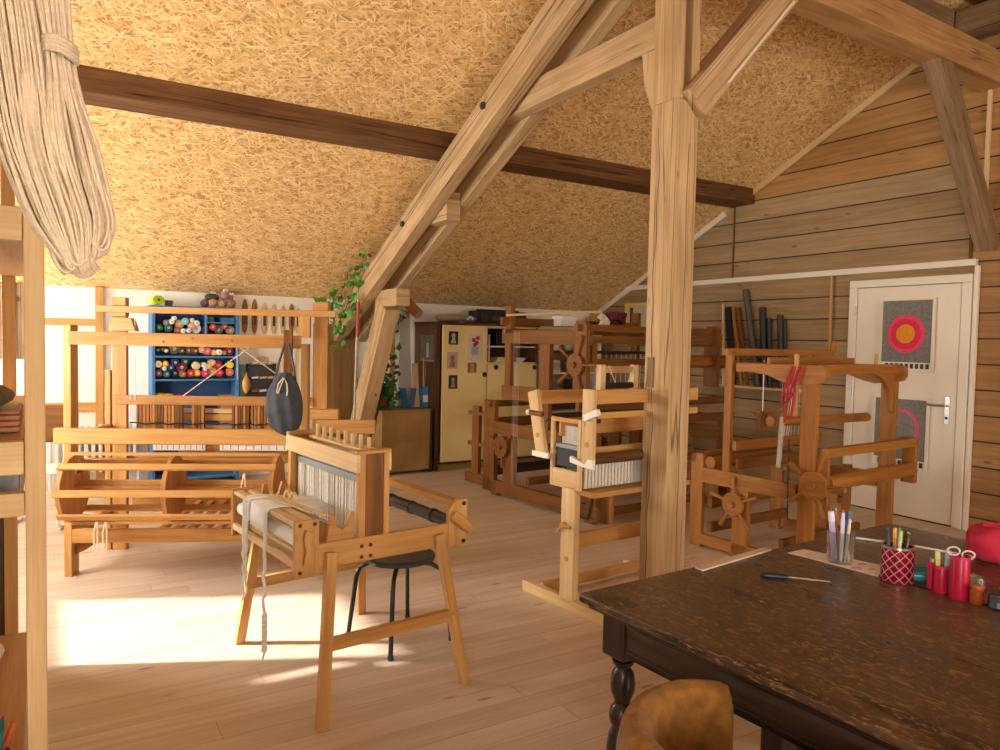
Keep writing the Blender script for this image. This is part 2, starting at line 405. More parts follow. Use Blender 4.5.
def win_frame(i, fixed, horiz, a0, a1, z0, z1):
    m = MB(); t = .05
    def b(p0, p1, q0, q1):
        if horiz: m.box(p0, p1, fixed-.08, fixed-.02, q0, q1)
        else: m.box(fixed-.08, fixed-.02, p0, p1, q0, q1)
    b(a0, a0+t, z0, z1); b(a1-t, a1, z0, z1); b(a0+t, a1-t, z0, z0+t); b(a0+t, a1-t, z1-t, z1)
    if a1-a0 > 1.5: b((a0+a1)/2-.03, (a0+a1)/2+.03, z0+t, z1-t)
    o = struct(m.build('window_%d' % i, M['white']))
    p = bpy.data.lights.new('sky_portal_%d' % i, 'AREA'); p.shape = 'RECTANGLE'; p.cycles.is_portal = True
    p.size = a1-a0; p.size_y = z1-z0; po = bpy.data.objects.new('sky_portal_%d' % i, p); C.objects.link(po)
    if horiz: po.location = ((a0+a1)/2, fixed-.12, (z0+z1)/2); po.rotation_euler = (PI/2, 0, 0); 
    else: po.location = (fixed-.12, (a0+a1)/2, (z0+z1)/2); po.rotation_euler = (PI/2, 0, -PI/2)
i = 1
for h in HL: win_frame(i, XL, False, *h); i += 1
for h in HF: win_frame(i, YF, True, *h); i += 1

# timber frame of the left part of the back wall
tr = 1
def trim(mb, mat=None, bev=.003):
    global tr
    o = struct(mb.build('trim_%d' % tr, mat or M['pine_pale'], None, bev)); tr += 1; return o
trim(MB().box(.40, .47, YB-.05, YB, .05, zc(YB-.02)), M['pine'])
trim(MB().box(-.15, .40, YB-.035, YB, 1.57, 1.635), M['pine'])
trim(MB().box(-1.19, .53, YB-.04, YB, .745, .83), M['pine'])
# white strip up the roof line of the gable, white duct above the door and its drop
for y0, y1 in ((8.2, 5.95), (5.6, 3.5)):
    trim(MB().beam((XG-.02, y0, zc(y0)-.035), (XG-.02, y1, zc(y1)-.035), .03, .06), M['doorwhite'] if y0 > 7 else M['pine_pale'])
trim(MB().box(XG-.05, XG, 3.24, 7.62, 2.21, 2.265, ax=(0, 1, 0)), M['doorwhite'])
trim(MB().box(XG-.04, XG-.005, 3.215, 3.25, .0, 2.21), M['doorwhite'])
trim(MB().box(XG-.015, XG, 3.29, 3.315, 2.27, 3.1), M['timber_dark'])
trim(MB().box(XG-.02, XG, 5.82, 5.83, 2.27, 3.08), M['timber_dark'], 0)
trim(MB().box(XG-.03, XG, 3.19, 3.22, 2.75, 3.66), M['pine_pale'])
trim(MB().box(2.55, 3.05, YB-.03, YB, .0, 1.66), M['plank'])
struct(MB().box(XG-.02, XG, 4.42, YB, 0, .07).build('baseboard_right', M['pine']))

# door with frame, leaf, handle
dr = thing('door_1', 'cream white door in the gable wall, hung with two round-motif weavings', 'door', (XG, 3.8, 0)); struct(dr)
fr = MB(); fr.box(-.045, 0, -.54, -.46, 0, 2.075); fr.box(-.045, 0, .485, .565, 0, 2.075); fr.box(-.045, 0, -.54, .565, 2.075, 2.145)
fr.build('door_frame', M['doorwhite'], dr, .006)
lf = MB().box(-.035, -.004, -.455, .48, .012, 2.07).build('door_leaf', M['doorwhite'], dr, .005)
MB().box(-.03, 0, -.5, .53, 0, .012).build('threshold', M['walnut'], dr)
hp = MB().box(-.046, -.035, -.405, -.363, .87, 1.11).build('handle_plate', M['steel'], dr, .004)
h = MB(); h.cyl((-.04, -.384, 1.03), (-.085, -.384, 1.03), .011); h.tube([(-.085, -.384, 1.03), (-.088, -.37, 1.03), (-.088, -.24, 1.03)], .010)
h.build('lever', M['steel'], hp); MB().cyl((-.05, -.384, .925), (-.046, -.384, .925), .012).build('keyhole_cover', M['black'], hp)
for z in (.25, 1.1, 1.86): MB().cyl((-.05, .487, z-.045), (-.05, .487, z+.045), .008).build('hinge', M['steel'], dr)

# ---------------------------------------------------------------- roof timbers
def zs(y): return 3.275 - .480*(y-5)       # upper face of the struts
def strut(x0, x1, y0, y1, name, label, mat='timber'):
    m = MB().hexa([(x0, y0, zs(y0)-.275), (x1, y0, zs(y0)-.275), (x1, y1, zs(y1)-.275), (x0, y1, zs(y1)-.275),
                   (x0, y0, zs(y0)), (x1, y0, zs(y0)), (x1, y1, zs(y1)), (x0, y1, zs(y1))], ax=(0, y1-y0, zs(y1)-zs(y0)))
    return tag(m.build(name, M[mat], None, .012), label, 'beam')
st = strut(2.78, 2.905, 3.0, YB-.01, 'roof_strut', 'sloping pale timber strut nearest the camera, running up from behind the loom', 'timber')
strut(3.05, 3.165, 3.0, YB-.01, 'roof_strut', 'shaded sloping timber strut right behind the front strut')
MB().tube([(2.78, 3.2+i*.3, zs(3.2+i*.3)-.10+.012*math.sin(i*1.1)) for i in range(15)], .003, 5).build('drying_crack', M['oak_leg'], st)
for y, x in ((4.86, 2.775), (6.3, 2.775)):
    MB().cyl((x, y, zs(y)-.10), (x-.02, y, zs(y)-.10), .028, n=6).build('bolt_head', M['charcoal'], st)
MB_post = MB().box(2.90, 3.06, 2.98, 3.18, 0, 2.83).box(2.90, 2.945, 2.98, 3.18, 2.83, 3.7).box(3.0, 3.06, 2.98, 3.18, 2.83, 3.7).box(2.945, 3.0, 3.05, 3.18, 2.83, 3.7)
po = thing('timber_post', 'tall square old timber post standing in the middle of the room', 'post', (0, 0, 0))
MB_post.build('post', M['timber'], po, .008)
MB().box(2.887, 2.901, 3.10, 3.145, 1.26, 1.43).build('inlaid_patch', M['timber_grey'], po, .002)
for z0, z1, y0 in ((.05, 1.26, 3.115), (1.43, 2.7, 3.12)):
    MB().tube([(2.9, y0+.006*math.sin(i*1.3)+.010*math.sin(i*.37), z0+(z1-z0)*i/16) for i in range(17)], .0035, 5, .0015).build('drying_crack', M['oak_leg'], po)
MB().tube([(2.99+.004*math.sin(i*1.7), 2.98, .1+2.5*i/16) for i in range(17)], .002, 5).build('drying_crack', M['oak_leg'], po)
MB().prism([(2.93, 3.18, 2.74), (2.93, 3.18, 3.16), (2.93, 3.31, 3.16), (2.93, 3.285, 2.98)], (.1, 0, 0), ax=(0, 0, 1)).build('cleat', M['timber'], po, .004)
tag(MB().box(2.925, 3.045, 3.18, 4.95, 3.16, 3.345).build('collar_beam', M['timber'], None, .01), 'short horizontal timber joining the big post to the sloping struts', 'beam')
tag(MB().box(2.91, 3.045, 5.7, 6.1, zs(6.1)+.0-.22, zs(6.1)+.02).build('spacer_block', M['timber'], None, .006), 'short timber block wedged between the two struts under the dark purlin', 'block')
pu = thing('purlin', 'dark brown timber beam running under the chipboard ceiling', 'beam', (0, 0, 0))
MB().box(XL, XG, 5.56, 5.88, 3.055, zc(5.56), ax=(1, 0, 0)).build('beam', M['timber_dark'], pu, .006)
# upper purlin, slightly bowed
m = MB(); n = 14; R = []
for i in range(n+1):
    x = XL + (XG-XL)*i/n; dz = .05*math.sin(PI*i/n) - .035*(i/n)**3
    R.append([m.bm.verts.new(p) for p in ((x, 3.08, 3.665+dz), (x, 3.29, 3.665+dz), (x, 3.29, 3.91+dz), (x, 3.08, 3.91+dz))])
m.skin(R, ax=(1, 0, 0)); tag(m.build('ridge_purlin', wood('warm_timber', (206, 166, 114), (164, 122, 76), .7, .5, .6, var=.05), None, .012), 'bowed pale timber beam crossing the upper right corner of the room', 'beam')
b1 = thing('knee_brace', 'slanting timber brace with a crack from the big post up to the beam', 'brace', (0, 0, 0))
MB().beam((2.985, 2.99, 2.80), (3.82, 2.99, 3.70), .15, .17, up=(-.7, 0, .7)).build('brace', M['timber'], b1, .008)
MB().tube([(3.20, 2.905, 2.945), (3.23, 2.905, 2.98), (3.72, 2.905, 3.51)], .009).build('conduit', M['doorwhite'], b1)
tag(MB().beam((6.60, 3.17, 2.36), (5.68, 3.17, 3.74), .14, .16, up=(.7, 0, .5)).build('knee_brace', M['timber_grey'], None, .008), 'slanting grey brown brace against the gable boards at upper right', 'brace')
tag(MB().box(XL, XG, 3.32, 3.50, 3.98, ZT-.09, ax=(1, 0, 0)).build('roof_beam', M['timber_grey'], None, .008), 'grey timber lying behind and above the bowed beam at upper right', 'beam')
tag(MB().box(6.2, 6.42, -.4, 3.31, 4.0, 4.2, ax=(0, 1, 0)).build('tie_beam', M['timber_grey'], None, .008), 'grey timber meeting the bowed beam in the top right corner', 'beam')
# leaning stud with its cap under the strut
ls = thing('leaning_stud', 'short leaning timber stud with a square cap under the sloping struts', 'post', (0, 0, 0))
MB().beam((2.985, 8.02, .25), (2.985, 7.10, 1.86), .17, .25, up=(0, -.86, -.5)).build('stud', M['timber'], ls, .008)
MB().box(2.908, 3.055, 6.74, 7.3, 1.83, 2.0, ax=(0, 1, 0)).build('cap', M['timber'], ls, .006)

# ================================================================ LOOMS
def wheel(name, mat, par, c, ax, r, th, n_h, hl, hr, a0=0., hub=True, label=None):
    """hand wheel: disc with turned handles set radially"""
    c, ax = Vector(c), Vector(ax).normalized()
    w = MB().cyl(c, c+ax*th, r, n=24).build(name, mat, par, .004, label=label)
    a = ax.cross(Vector((0, 0, 1))).normalized(); b = Vector((0, 0, 1)); m0 = c+ax*(th+.012)
    for i in range(n_h):
        t = a0 + 2*PI*i/n_h; d = a*math.cos(t)+b*math.sin(t)
        p0 = c+ax*(th*.5)+d*r*.6
        MB().lathe([(hr*.8, 0), (hr*.8, hl*.5), (hr*1.15, hl*.85), (hr*1.1, hl*.97), (hr*.5, hl)], p0, d, 10).build('handle', mat, w)
    if hub: MB().cyl(c+ax*th, c+ax*(th+.025), r*.28, n=12).build('hub', mat, w, .002)
    return w

# ---------------------------------------------------------------- big loom on the left
L = thing('floor_loom', 'big honey-coloured floor loom at the left with a slatted drum in front', 'loom', (.123, 5.209, 0), -25.5)
P = M['pine']; PW = M['pine_warm']
bx('front_post', P, L, -.045, 0, 0, .10, 0, 1.55); bx('front_post', P, L, 1.365, 1.41, 0, .10, 0, 1.46)
bx('rear_post', P, L, -.05, -.012, .6, .72, 0, 1.25); bx('rear_post', PW, L, 1.36, 1.455, .6, .66, 0, 1.745)
bx('castle_upright', PW, L, .0, .095, .6, .64, .0, 1.62)
m = MB().box(.005, .1, .575, .64, 1.62, 1.75); m.prism([(.0, .56, 1.52), (.0, .56, 1.61), (.14, .56, 1.61), (.17, .56, 1.52)], (0, .08, 0)); cb = m.build('castle_block', P, L, .004)
for k in range(8): MB().cyl((.03+.018*(k % 4), .573, 1.66+.035*(k//4)), (.03+.018*(k % 4), .576, 1.66+.035*(k//4)), .004, n=8).build('peg_hole', M['walnut'], cb)
bx('castle_block', P, L, 1.35, 1.46, .575, .67, 1.66, 1.75)
bx('top_rail', P, L, -.085, 1.515, .555, .575, 1.645, 1.69)
bx('shaft_bracket', P, L, 1.26, 1.34, .54, .60, 1.50, 1.65)
mbm = MB().box(0, 1.37, -.035, .0, 1.43, 1.51).build('cross_beam', PW, L, .004)
for u in (.33, .55, .72, .95, 1.05): MB().cyl((u, -.04, 1.47+.012*math.sin(u*20)), (u, -.034, 1.47+.012*math.sin(u*20)), .006, n=8).build('nail_head', M['steel'], mbm)
bx('back_beam', P, L, -.06, 1.48, -.10, -.055, .835, .93, bevel=.008)
bx('lower_beam', P, L, 0, 1.37, .0, .04, .21, .295)
for u0, sg in ((0, 1), (1.365, -1)):
    MB().prism([(u0, .04, .21), (u0+sg*.14, .04, .21), (u0+sg*.06, .04, .155), (u0+sg*.05, .04, .15), (u0, .04, .13)], (0, .04, 0)).build('corner_bracket', M['brown'], L, .003)
for u in (-.04, 1.37):
    bx('side_rail', P, L, u, u+.035, .10, .6, .22, .30); bx('side_rail', P, L, u, u+.035, .10, .6, .80, .88)
bx('far_beam', PW, L, -.02, 1.4, .63, .665, .36, .45); bx('far_beam', PW, L, -.02, 1.4, .66, .70, .60, .66)
bx('bench_end', PW, L, 1.40, 1.80, .50, .54, .835, .93); bx('bench_block', P, L, 1.32, 1.54, .54, .62, .93, 1.0)
# slatted drum
DU, DV, DZ, DR = (.05, .63, 1.235), -.12, .575, .20
dm = MB().cyl((.02, DV, DZ), (1.29, DV, DZ), .022, n=12).build('warp_drum', PW, L)
for u in DU:
    pts = [(u, DV+DR*math.cos(2*PI*k/20), DZ+DR*math.sin(2*PI*k/20)) for k in range(20)]
    MB().prism(pts, (.028, 0, 0), ax=(0, 0, 1)).build('drum_disc', PW, dm, .004)
for k in range(8):
    t = 2*PI*(k-.05)/8; c, s = math.cos(t), math.sin(t); r = DR+.006
    MB().beam((.04, DV+r*c, DZ+r*s), (1.27, DV+r*c, DZ+r*s), .042, .018, up=(0, c, s)).build('drum_slat', P, dm, .003)
bx('inner_board', P, dm, .07, 1.25, DV+.03, DV+.045, DZ-.03, DZ+.045)
bx('cross_stick', M['walnut'], dm, .16, .17, DV-.19, DV-.0, DZ+.12, DZ+.135, bevel=0)
m = MB(); 
for u, z in ((.28, .42), (.33, .42), (1.1, .70)): m.tube([(u, -.325, z), (u-.012, -.335, z-.06), (u-.01, -.33, z-.16), (u+.008, -.33, z-.16), (u+.01, -.335, z-.05), (u+.004, -.325, z)], .004, 6)
m.build('tie_cord', M['yarn'], dm)
MB().cyl((.04, -.03, .345), (.95, -.03, .345), .007, n=8).build('lease_rod', M['pine_pale'], L)
# harness beam with bundles of sticks
hb = bx('harness_beam', PW, L, .02, 1.36, .585, .6, 1.015, 1.08)
k = 0
for u0, u1 in ((.16, .46), (.53, .60), (.80, .90), (.93, 1.13)):
    u = u0
    while u < u1:
        w = random.uniform(.016, .026)
        bx('stick', random.choice([PW, M['brown'], M['brown'], M['beech']]), hb, u, u+w*.85, .60, .62+random.uniform(0, .02), .79+random.uniform(-.01, .01), 1.02, bevel=.002); u += w
MB().tube([(.12, .59, .89)] + [(.12+.05*i, .588, .885+.006*math.sin(i*2.1)) for i in range(1, 22)], .005, 6).build('binding_cord', M['black'], hb)
for z0, z1, mt in ((.955, .985, M['pine_pale']), (.90, .945, P), (.84, .865, P), (.66, .76, PW)): bx('rail', mt, L, .42, 1.30, .66, .68, z0, z1)
for u0, u1, z in ((.27, .62, .725), (.72, 1.18, .725)):
    hd = MB().box(u0, u1, .60, .62, z-.028, z+.028).build('heddle_bar', M['cotton'], L, .002)
    for i in range(9): bx('heddle_wire', M['charcoal'], hd, u0+.02+(u1-u0-.04)*i/8, u0+.023+(u1-u0-.04)*i/8, .598, .60, z-.02, z+.02, bevel=0)
for i in range(9): bx('treadle', PW, L, .45+.09*i, .49+.09*i, .12, 1.0, .235, .26, bevel=.003)
bx('treadle_bar', PW, L, -.02, 1.39, 1.0, 1.05, .2, .29)
for u in (.13, .16, 1.33): MB().tube([(u, .575, 1.64), (u+.004, .57, 1.3), (u, .58, 1.05)], .003, 5).build('cord', M['cotton'], L)
MB().tube([(1.35, -.02, 1.44), (1.345, -.03, 1.25), (1.352, -.03, 1.05), (1.345, -.03, .95)], .012, 8).build('braided_cord', M['yarn'], L)
tag_ = bx('teal_card', colmat((150, 196, 186), .6), L, -.012, .0, .615, .70, 1.25, 1.40)
bx('hook_board', M['brown'], L, 1.27, 1.325, -.06, -.036, 1.22, 1.545)
# pulley cords and a turned pull hanging in front of the shelf
m = MB(); m.tube([(.95, .57, 1.44), (.80, .57, 1.33), (.48, .57, 1.08)], .004, 6); m.tube([(.84, .57, 1.44), (.845, .57, 1.2)], .003, 6); m.tube([(1.0, .0, 1.43), (1.26, .2, 1.2)], .004, 6); m.build('pull_cord', M['yarn'], L)
MB().lathe([(.004, 0), (.018, .02), (.03, .06), (.022, .1), (.006, .13), (.004, .15)], (.905, .57, 1.10), n=14).build('turned_pull', P, L)
# cloth bag hanging from the hook board
bg_ = thing('drawstring_bag', 'charcoal drawstring bag hanging on the left floor loom', 'bag', tuple(Vector((.123, 5.209, 0)) + Matrix.Rotation(math.radians(-25.5), 3, 'Z') @ Vector((1.295, -.13, 0))), -25.5)
prof = [(.02, .915), (.07, .92), (.092, .95), (.105, 1.01), (.110, 1.08), (.106, 1.14), (.090, 1.19), (.070, 1.23), (.052, 1.26), (.036, 1.28), (.02, 1.285)]
m = MB(); rings = []
for r, z in prof:
    rings.append([m.bm.verts.new((r*math.cos(t)*(1+.07*math.sin(5*t+z*9)), r*.6*math.sin(t)*(1+.12*math.sin(7*t+z*14)), z+.022*math.sin(t*2+1)*(1.3-z)*2)) for t in [2*PI*i/36 for i in range(36)]])
m.skin(rings, ax=(0, 0, 1)); m.build('bag_body', M['bag'], bg_, sub=1)
for sx in (-1, 1):
    MB().tube([(sx*.062, 0, 1.235), (sx*.045, .02, 1.33), (sx*.012, .05, 1.46)], .007).build('cord', M['charcoal'], bg_)
MB().tube([(-.005, -.035, 1.255), (-.03, -.05, 1.22), (-.038, -.062, 1.17), (-.03, -.066, 1.16), (-.015, -.055, 1.21), (.0, -.035, 1.255), (.02, -.05, 1.22), (.026, -.062, 1.18), (.024, -.064, 1.15)], .0035).build('drawstring', M['yarn'], bg_)

# ---------------------------------------------------------------- small table loom on its stand, in front
T = thing('table_loom', 'small folding loom on a splayed wooden stand in the sunlight, white weaving on it', 'loom', (.871, 2.704, 0), 6)
V0, V1 = .12, .88
for (fu, fv), (tu, tv, tz) in (((.02, .01), (.095, .105, .655)), ((.69, .02), (.60, .105, .655)), ((.03, 1.0), (.10, .895, .655)), ((.70, 1.03), (.62, .895, .655))):
    MB().beam((fu, fv, 0), (tu, tv, tz), .045, .032, up=(0, 1, 0)).build('leg', P, T, .003)
MB().beam((.055, .06, .305), (.655, .06, .305), .032, .05).build('stretcher', P, T, .003)
MB().beam((.06, .95, .305), (.66, .97, .305), .032, .05).build('stretcher', P, T, .003)
MB().beam((.06, .04, .33), (.065, .95, .335), .03, .05).build('stretcher', P, T, .003) if False else None
for v in (V0, V1-.025):
    sb = bx('side_beam', P, T, .04, .66, v, v+.025, .59, .69)
    if v == V0:
        for u, z in ((.235, .655), (.275, .655), (.235, .61), (.275, .61)): MB().cyl((u, v-.004, z), (u, v, z), .008, n=10).build('bolt', M['walnut'], sb)
for v in (V0-.005, V1-.02):
    e = bx('front_plate', P, T, -.05, .05, v, v+.025, .572, .792)
    for u, z in ((-.03, .775), (.03, .775), (-.03, .59)): MB().cyl((u, v-.003, z), (u, v, z), .008, n=10).build('plug', M['walnut'], e)
    if v < .5:
        MB().prism([(u, v-.02, z) for u, z in [(-.022+.0, .62), (.018, .615), (.022, .66), (.014, .70), (.02, .745), (-.012, .76), (-.02, .72), (-.012, .68)]], (0, .02, 0), ax=(0, 0, 1)).build('crank_handle', P, e, .004)
    MB().prism([(u, v, z) for u, z in [(.08, .69), (.20, .69), (.20, .80), (.185, .805), (.17, .75), (.15, .735), (.125, .75), (.115, .80), (.095, .80)]], (0, .022, 0), ax=(1, 0, 0)).build('shed_stick_rest', PW, e, .003)
bx('breast_beam', M['pine_pale'], T, -.045, -.005, V0+.02, V1-.02, .765, .785)
bx('breast_beam', M['pine_pale'], T, .015, .045, V0+.02, V1-.02, .765, .785)
cl = MB().cyl((-.005, V0+.02, .70), (-.005, V1-.02, .70), .022, n=16).build('cloth_roller', M['pine_pale'], T)
MB().cyl((-.005, V0+.03, .70), (-.005, V1-.03, .70), .030, n=20).build('wound_cloth', M['cotton'], cl)
bx('lower_rail', M['pine_pale'], T, -.05, -.03, V0+.02, V1-.02, .605, .635); bx('lower_rail', M['pine_pale'], T, .02, .04, V0+.02, V1-.02, .60, .63)
bx('lower_rail', M['pine_pale'], T, -.01, .01, V0+.02, V1-.02, .575, .595)
# back end
for v in (V0-.005, V1-.02):
    bp = MB().prism([(.655, v, .585), (.755, v, .585), (.755, v, .795), (.70, v, .795), (.655, v, .75)], (0, .024, 0), ax=(0, 0, 1)).build('back_plate', P, T, .004)
    for u, z in ((.735, .775), (.735, .605)): MB().cyl((u, v-.004, z), (u, v, z), .010, n=10).build('bolt', M['black'], bp)
    if v < .5: MB().beam((.665, v-.02, .735), (.765, v-.02, .655), .022, .045).build('crank_handle', P, bp, .008)
bx('back_beam', P, T, .695, .745, V0+.02, V1-.02, .755, .785)
wb = MB().cyl((.70, V0+.02, .685), (.70, V1-.02, .685), .028, n=16).build('warp_roller', M['charcoal'], T)
for v in (.3, .5, .7): MB().cyl((.70, v, .685), (.70, v+.02, .685), .032, n=16).build('binding', M['black'], wb)
MB().beam((.47, .86, .79), (.55, .86, .585), .028, .022, up=(0, 1, 0)).build('tilting_bar', P, T, .003)
MB().lathe([(.012, -.02), (.035, -.015), (.035, .015), (.012, .02)], (.55, .84, .66), (0, 1, 0), 14).build('ratchet_wheel', P, T)
# castle with heddles
for v in (V0, V1-.03):
    cu = MB().box(.222, .25, v, v+.03, .69, 1.035).box(.335, .36, v, v+.03, .69, 1.035).build('castle_upright', P, T, .003)
    bx('side_panel', M['brown'] if v < .5 else PW, cu, .25, .335, v+.006, v+.022, .66, 1.03)
bx('castle_board', M['pine_pale'], T, .21, .232, V0, V1, .955, 1.03)
bx('castle_board', M['pine_pale'], T, .35, .37, V0, V1, .955, 1.03)
bx('castle_top', P, T, .21, .37, V0-.002, V0+.04, 1.03, 1.045); bx('castle_top', P, T, .21, .37, V1-.04, V1, 1.03, 1.045)
for i in range(4):
    m = MB().box(.252+.02*i, .262+.02*i, V0+.035, V1-.035, .90, .93).box(.252+.02*i, .262+.02*i, V0+.035, V1-.035, .665, .678)
    sh = m.build('heddle_shaft', M['greysteel'], T, .002)
    MB().box(.256+.02*i, .262+.02*i, V0+.035, V1-.035, .935, .945).build('lifting_bar', M['greysteel'], sh, .001)
    m = MB(); 
    for j in range(34):
        v = V0+.055+(V1-V0-.12)*j/33 + random.uniform(-.006, .006)
        m.box(.254+.02*i, .258+.02*i, v, v+random.uniform(.004, .014), .675, .902)
    hs = m.build('heddles', M['warp'], sh); hs['kind'] = 'stuff'
for i in range(8): MB().cyl((.315, .22+.075*i, 1.02), (.315, .22+.075*i, 1.085+.004*(i % 2)), .009, n=10).build('lifting_peg', M['pine_pale'], T)
bx('peg_rail', M['pine_pale'], T, .30, .33, .17, .82, 1.015, 1.03)
# woven band: from the heddles over the breast beam and down
m = MB(); prof = [(.25, .762), (.10, .785), (.045, .79), (.0, .793), (-.045, .79), (-.056, .78), (-.058, .74), (-.058, .685)]; A = []
for k, (u, z) in enumerate(prof):
    v0, v1 = (.40, .60) if k else (.42, .58)
    A.append([m.bm.verts.new((u, v0+(v1-v0)*j/10, z + .002*math.sin(j*1.9))) for j in range(11)])
for a, b in zip(A, A[1:]):
    for j in range(10): m.bm.faces.new((a[j], a[j+1], b[j+1], b[j]))
w = m.build('woven_band', M['cotton'], T); so_ = w.modifiers.new('th', 'SOLIDIFY'); so_.thickness = .004
m = MB()
for v in (.61, .625, .64, .655): m.tube([(.25, v-.02, .76), (.0, v, .795), (-.05, v, .795), (-.06, v, .77), (-.06, v, .70)], .007, 6)
m.build('side_bundle', M['cotton'], w)
for v, z1 in ((.66, .33), (.625, .36), (.40, .155)):
    pts = [(-.062, v, .78), (-.066, v, .6)]; ps = [Vector((-.066+.004*math.sin(i*1.7), v+.006*math.sin(i*2.3), .6-(.6-z1)*i/14)) for i in range(15)]
    MB().tube(pts+ps, .008, 7, .004).build('hanging_cord', M['cotton'], w)
m = MB()
for t in range(8): m.ball((-.064, .40, .34-.02*t), .013, (1, .8, 1.2), 8, 6)
m.build('knotted_end', M['cotton'], w)
for v in (.50, .56):
    MB().pipe((.09, v, .80), (.105, v+.002, .80), .026, .016, 16).build('string_ring', M['pine_pale'], w)
MB().beam((.02, .62, .80), (.06, .22, .795), .014, .006).build('lease_stick', M['pine_pale'], T)
MB().beam((.04, .60, .80), (.09, .16, .795), .014, .006).build('lease_stick', M['pine_pale'], T)

# ---------------------------------------------------------------- stool
s = thing('stool', 'black stool with bent tubular legs tucked under the small loom', 'stool', (1.505, 3.385, 0), 12)
m = MB(); 
m.lathe([(.002, .40), (.16, .40), (.178, .407), (.178, .422), (.17, .430), (.002, .430)], n=32, sc=(1, .92)); m.build('seat', plain('stool_seat', (60, 64, 66), .25), s)
for k in range(4):
    t = PI/4 + k*PI/2; c, sn = math.cos(t), math.sin(t)
    pts = [(.03*c, .03*sn, .39), (.10*c, .10*sn, .39), (.155*c, .155*sn, .384), (.200*c, .200*sn, .36), (.222*c, .222*sn, .31), (.26*c, .26*sn, .012)]
    lg = MB().tube(pts, .0115, 10).build('leg', M['black'], s)
    MB().cyl((.26*c, .26*sn, 0), (.26*c, .26*sn, .022), .014, n=10).build('foot_cap', M['charcoal'], lg)

# ---------------------------------------------------------------- loom on the right
Rm = thing('floor_loom', 'honey brown floor loom before the white door, two spoked hand wheels', 'loom', (4.152, 3.923, 0), 4)
B = M['beech']
for u, nm in ((0, 'a'), (1.0, 'b')):
    bx('rear_post', B, Rm, u, u+.04, -.03, .08, 0, .70)
    bx('front_post', B, Rm, u, u+.04, -.92, -.81, 0, 1.30)
    bx('middle_post', B, Rm, u, u+.04, -.43, -.30, 0, .50)
    bx('side_beam', B, Rm, u-.01, u+.03, -.80, -.03, .49, .60)
    bx('sill', B, Rm, u, u+.04, -.81, .0, .02, .10)
    # arm on the front post, curved below
    pts = [(u-.012, v, z) for v, z in [(-.30, 1.385), (-.30, 1.32), (-.42, 1.325), (-.55, 1.31), (-.68, 1.265), (-.76, 1.25), (-.92, 1.265), (-.965, 1.28), (-.985, 1.31), (-.985, 1.36), (-.965, 1.39)]]
    MB().prism(pts, (.045, 0, 0), ax=(0, 1, 0)).build('top_arm', B, Rm, .005)
m = MB().box(.03, 1.03, -.93, -.895, 1.33, 1.395, ax=(1, 0, 0)).build('front_top_beam', B, Rm, .005)
MB().cyl((1.0, -.985, 1.345), (1.0, -.80, 1.345), .05, n=16).build('rounded_end', B, Rm, .004) if False else None
for u, sg in ((1.0, -1), (.04, 1)):
    if sg > 0: continue
    pts = [(u, -.91, 1.33), (u-.30, -.91, 1.33)] + [(u-.30+.27*math.sin(PI/2*i/8), -.91, 1.325-.27*(1-math.cos(PI/2*i/8))) for i in range(1, 9)] + [(u, -.91, 1.04)]
    MB().prism(pts, (0, .03, 0), ax=(0, 0, 1)).build('curved_brace', B, Rm, .003)
bx('rear_top_beam', B, Rm, .03, 1.0, -.36, -.33, 1.335, 1.39); bx('rear_top_beam', B, Rm, .03, 1.1, -.55, -.52, 1.385, 1.43)
bx('peg', M['pine'], Rm, .70, .72, -.93, -.91, 1.39, 1.47)
# breast beam, cloth roller and their end brackets
bx('breast_beam', B, Rm, .02, 1.20, -1.0, -.955, .80, .86)
MB().lathe([(.046, 0), (.05, .02), (.05, 1.08), (.046, 1.1)], (.06, -.975, .632), (1, 0, 0), 20).build('cloth_roller', B, Rm)
bx('end_bracket', B, Rm, 1.16, 1.20, -1.0, -.90, .53, .865); bx('end_bracket', B, Rm, .02, .055, -1.0, -.92, .50, .80)
wheel('hand_wheel', B, Rm, (-.02, -.945, .622), (-1, 0, 0), .095, .035, 5, .16, .016, .6)
wheel('hand_wheel', B, Rm, (-.02, -.335, .385), (-1, 0, 0), .085, .03, 5, .15, .015, .25)
# rear: beater frame and rails, rollers
bx('upright', B, Rm, .0, .035, -.26, -.20, .50, 1.47); bx('upright', B, Rm, 1.0, 1.035, -.26, -.20, .50, 1.45)
bx('top_rail', B, Rm, -.05, 1.34, -.26, -.225, 1.435, 1.485); MB().cyl((1.31, -.243, 1.44), (1.32, -.243, 1.56), .035, .02, 12).build('rail_knob', B, Rm)
bx('reed_frame', B, Rm, -.02, 1.06, -.33, -.30, .76, .83); bx('reed_frame', M['brown'], Rm, .02, 1.0, -.32, -.30, .62, .70)
MB().cyl((.02, -.08, .64), (1.0, -.08, .64), .045, n=16).build('warp_roller', B, Rm); MB().cyl((.05, -.55, .99), (1.31, -.55, .967), .034, n=14).build('back_roller', B, Rm)
bx('back_beam', B, Rm, .0, 1.04, .03, .08, .63, .70)
for z0, z1 in ((.30, .38), (.12, .19)): bx('cross_rail', M['brown'], Rm, .03, 1.0, -.10, -.06, z0, z1)
bx('cross_rail', M['brown'], Rm, .03, 1.0, -.70, -.66, .13, .20)
m = MB()
for i in range(9): m.box(.60+.045*i, .602+.045*i, -.27, -.268, .80, 1.36)
hd = m.build('heddles', M['warp'], Rm); hd['kind'] = 'stuff'
for i in range(2):
    hp_ = bx('heddle_stick', B, Rm, .25, .95, -.29+.03*i, -.28+.03*i, 1.0+.01*i, 1.02+.01*i, bevel=.002)
MB().tube([(.36, -.27, 1.40), (.36, -.27, 1.02)], .004, 6).build('pulley_cord', M['cotton'], Rm)
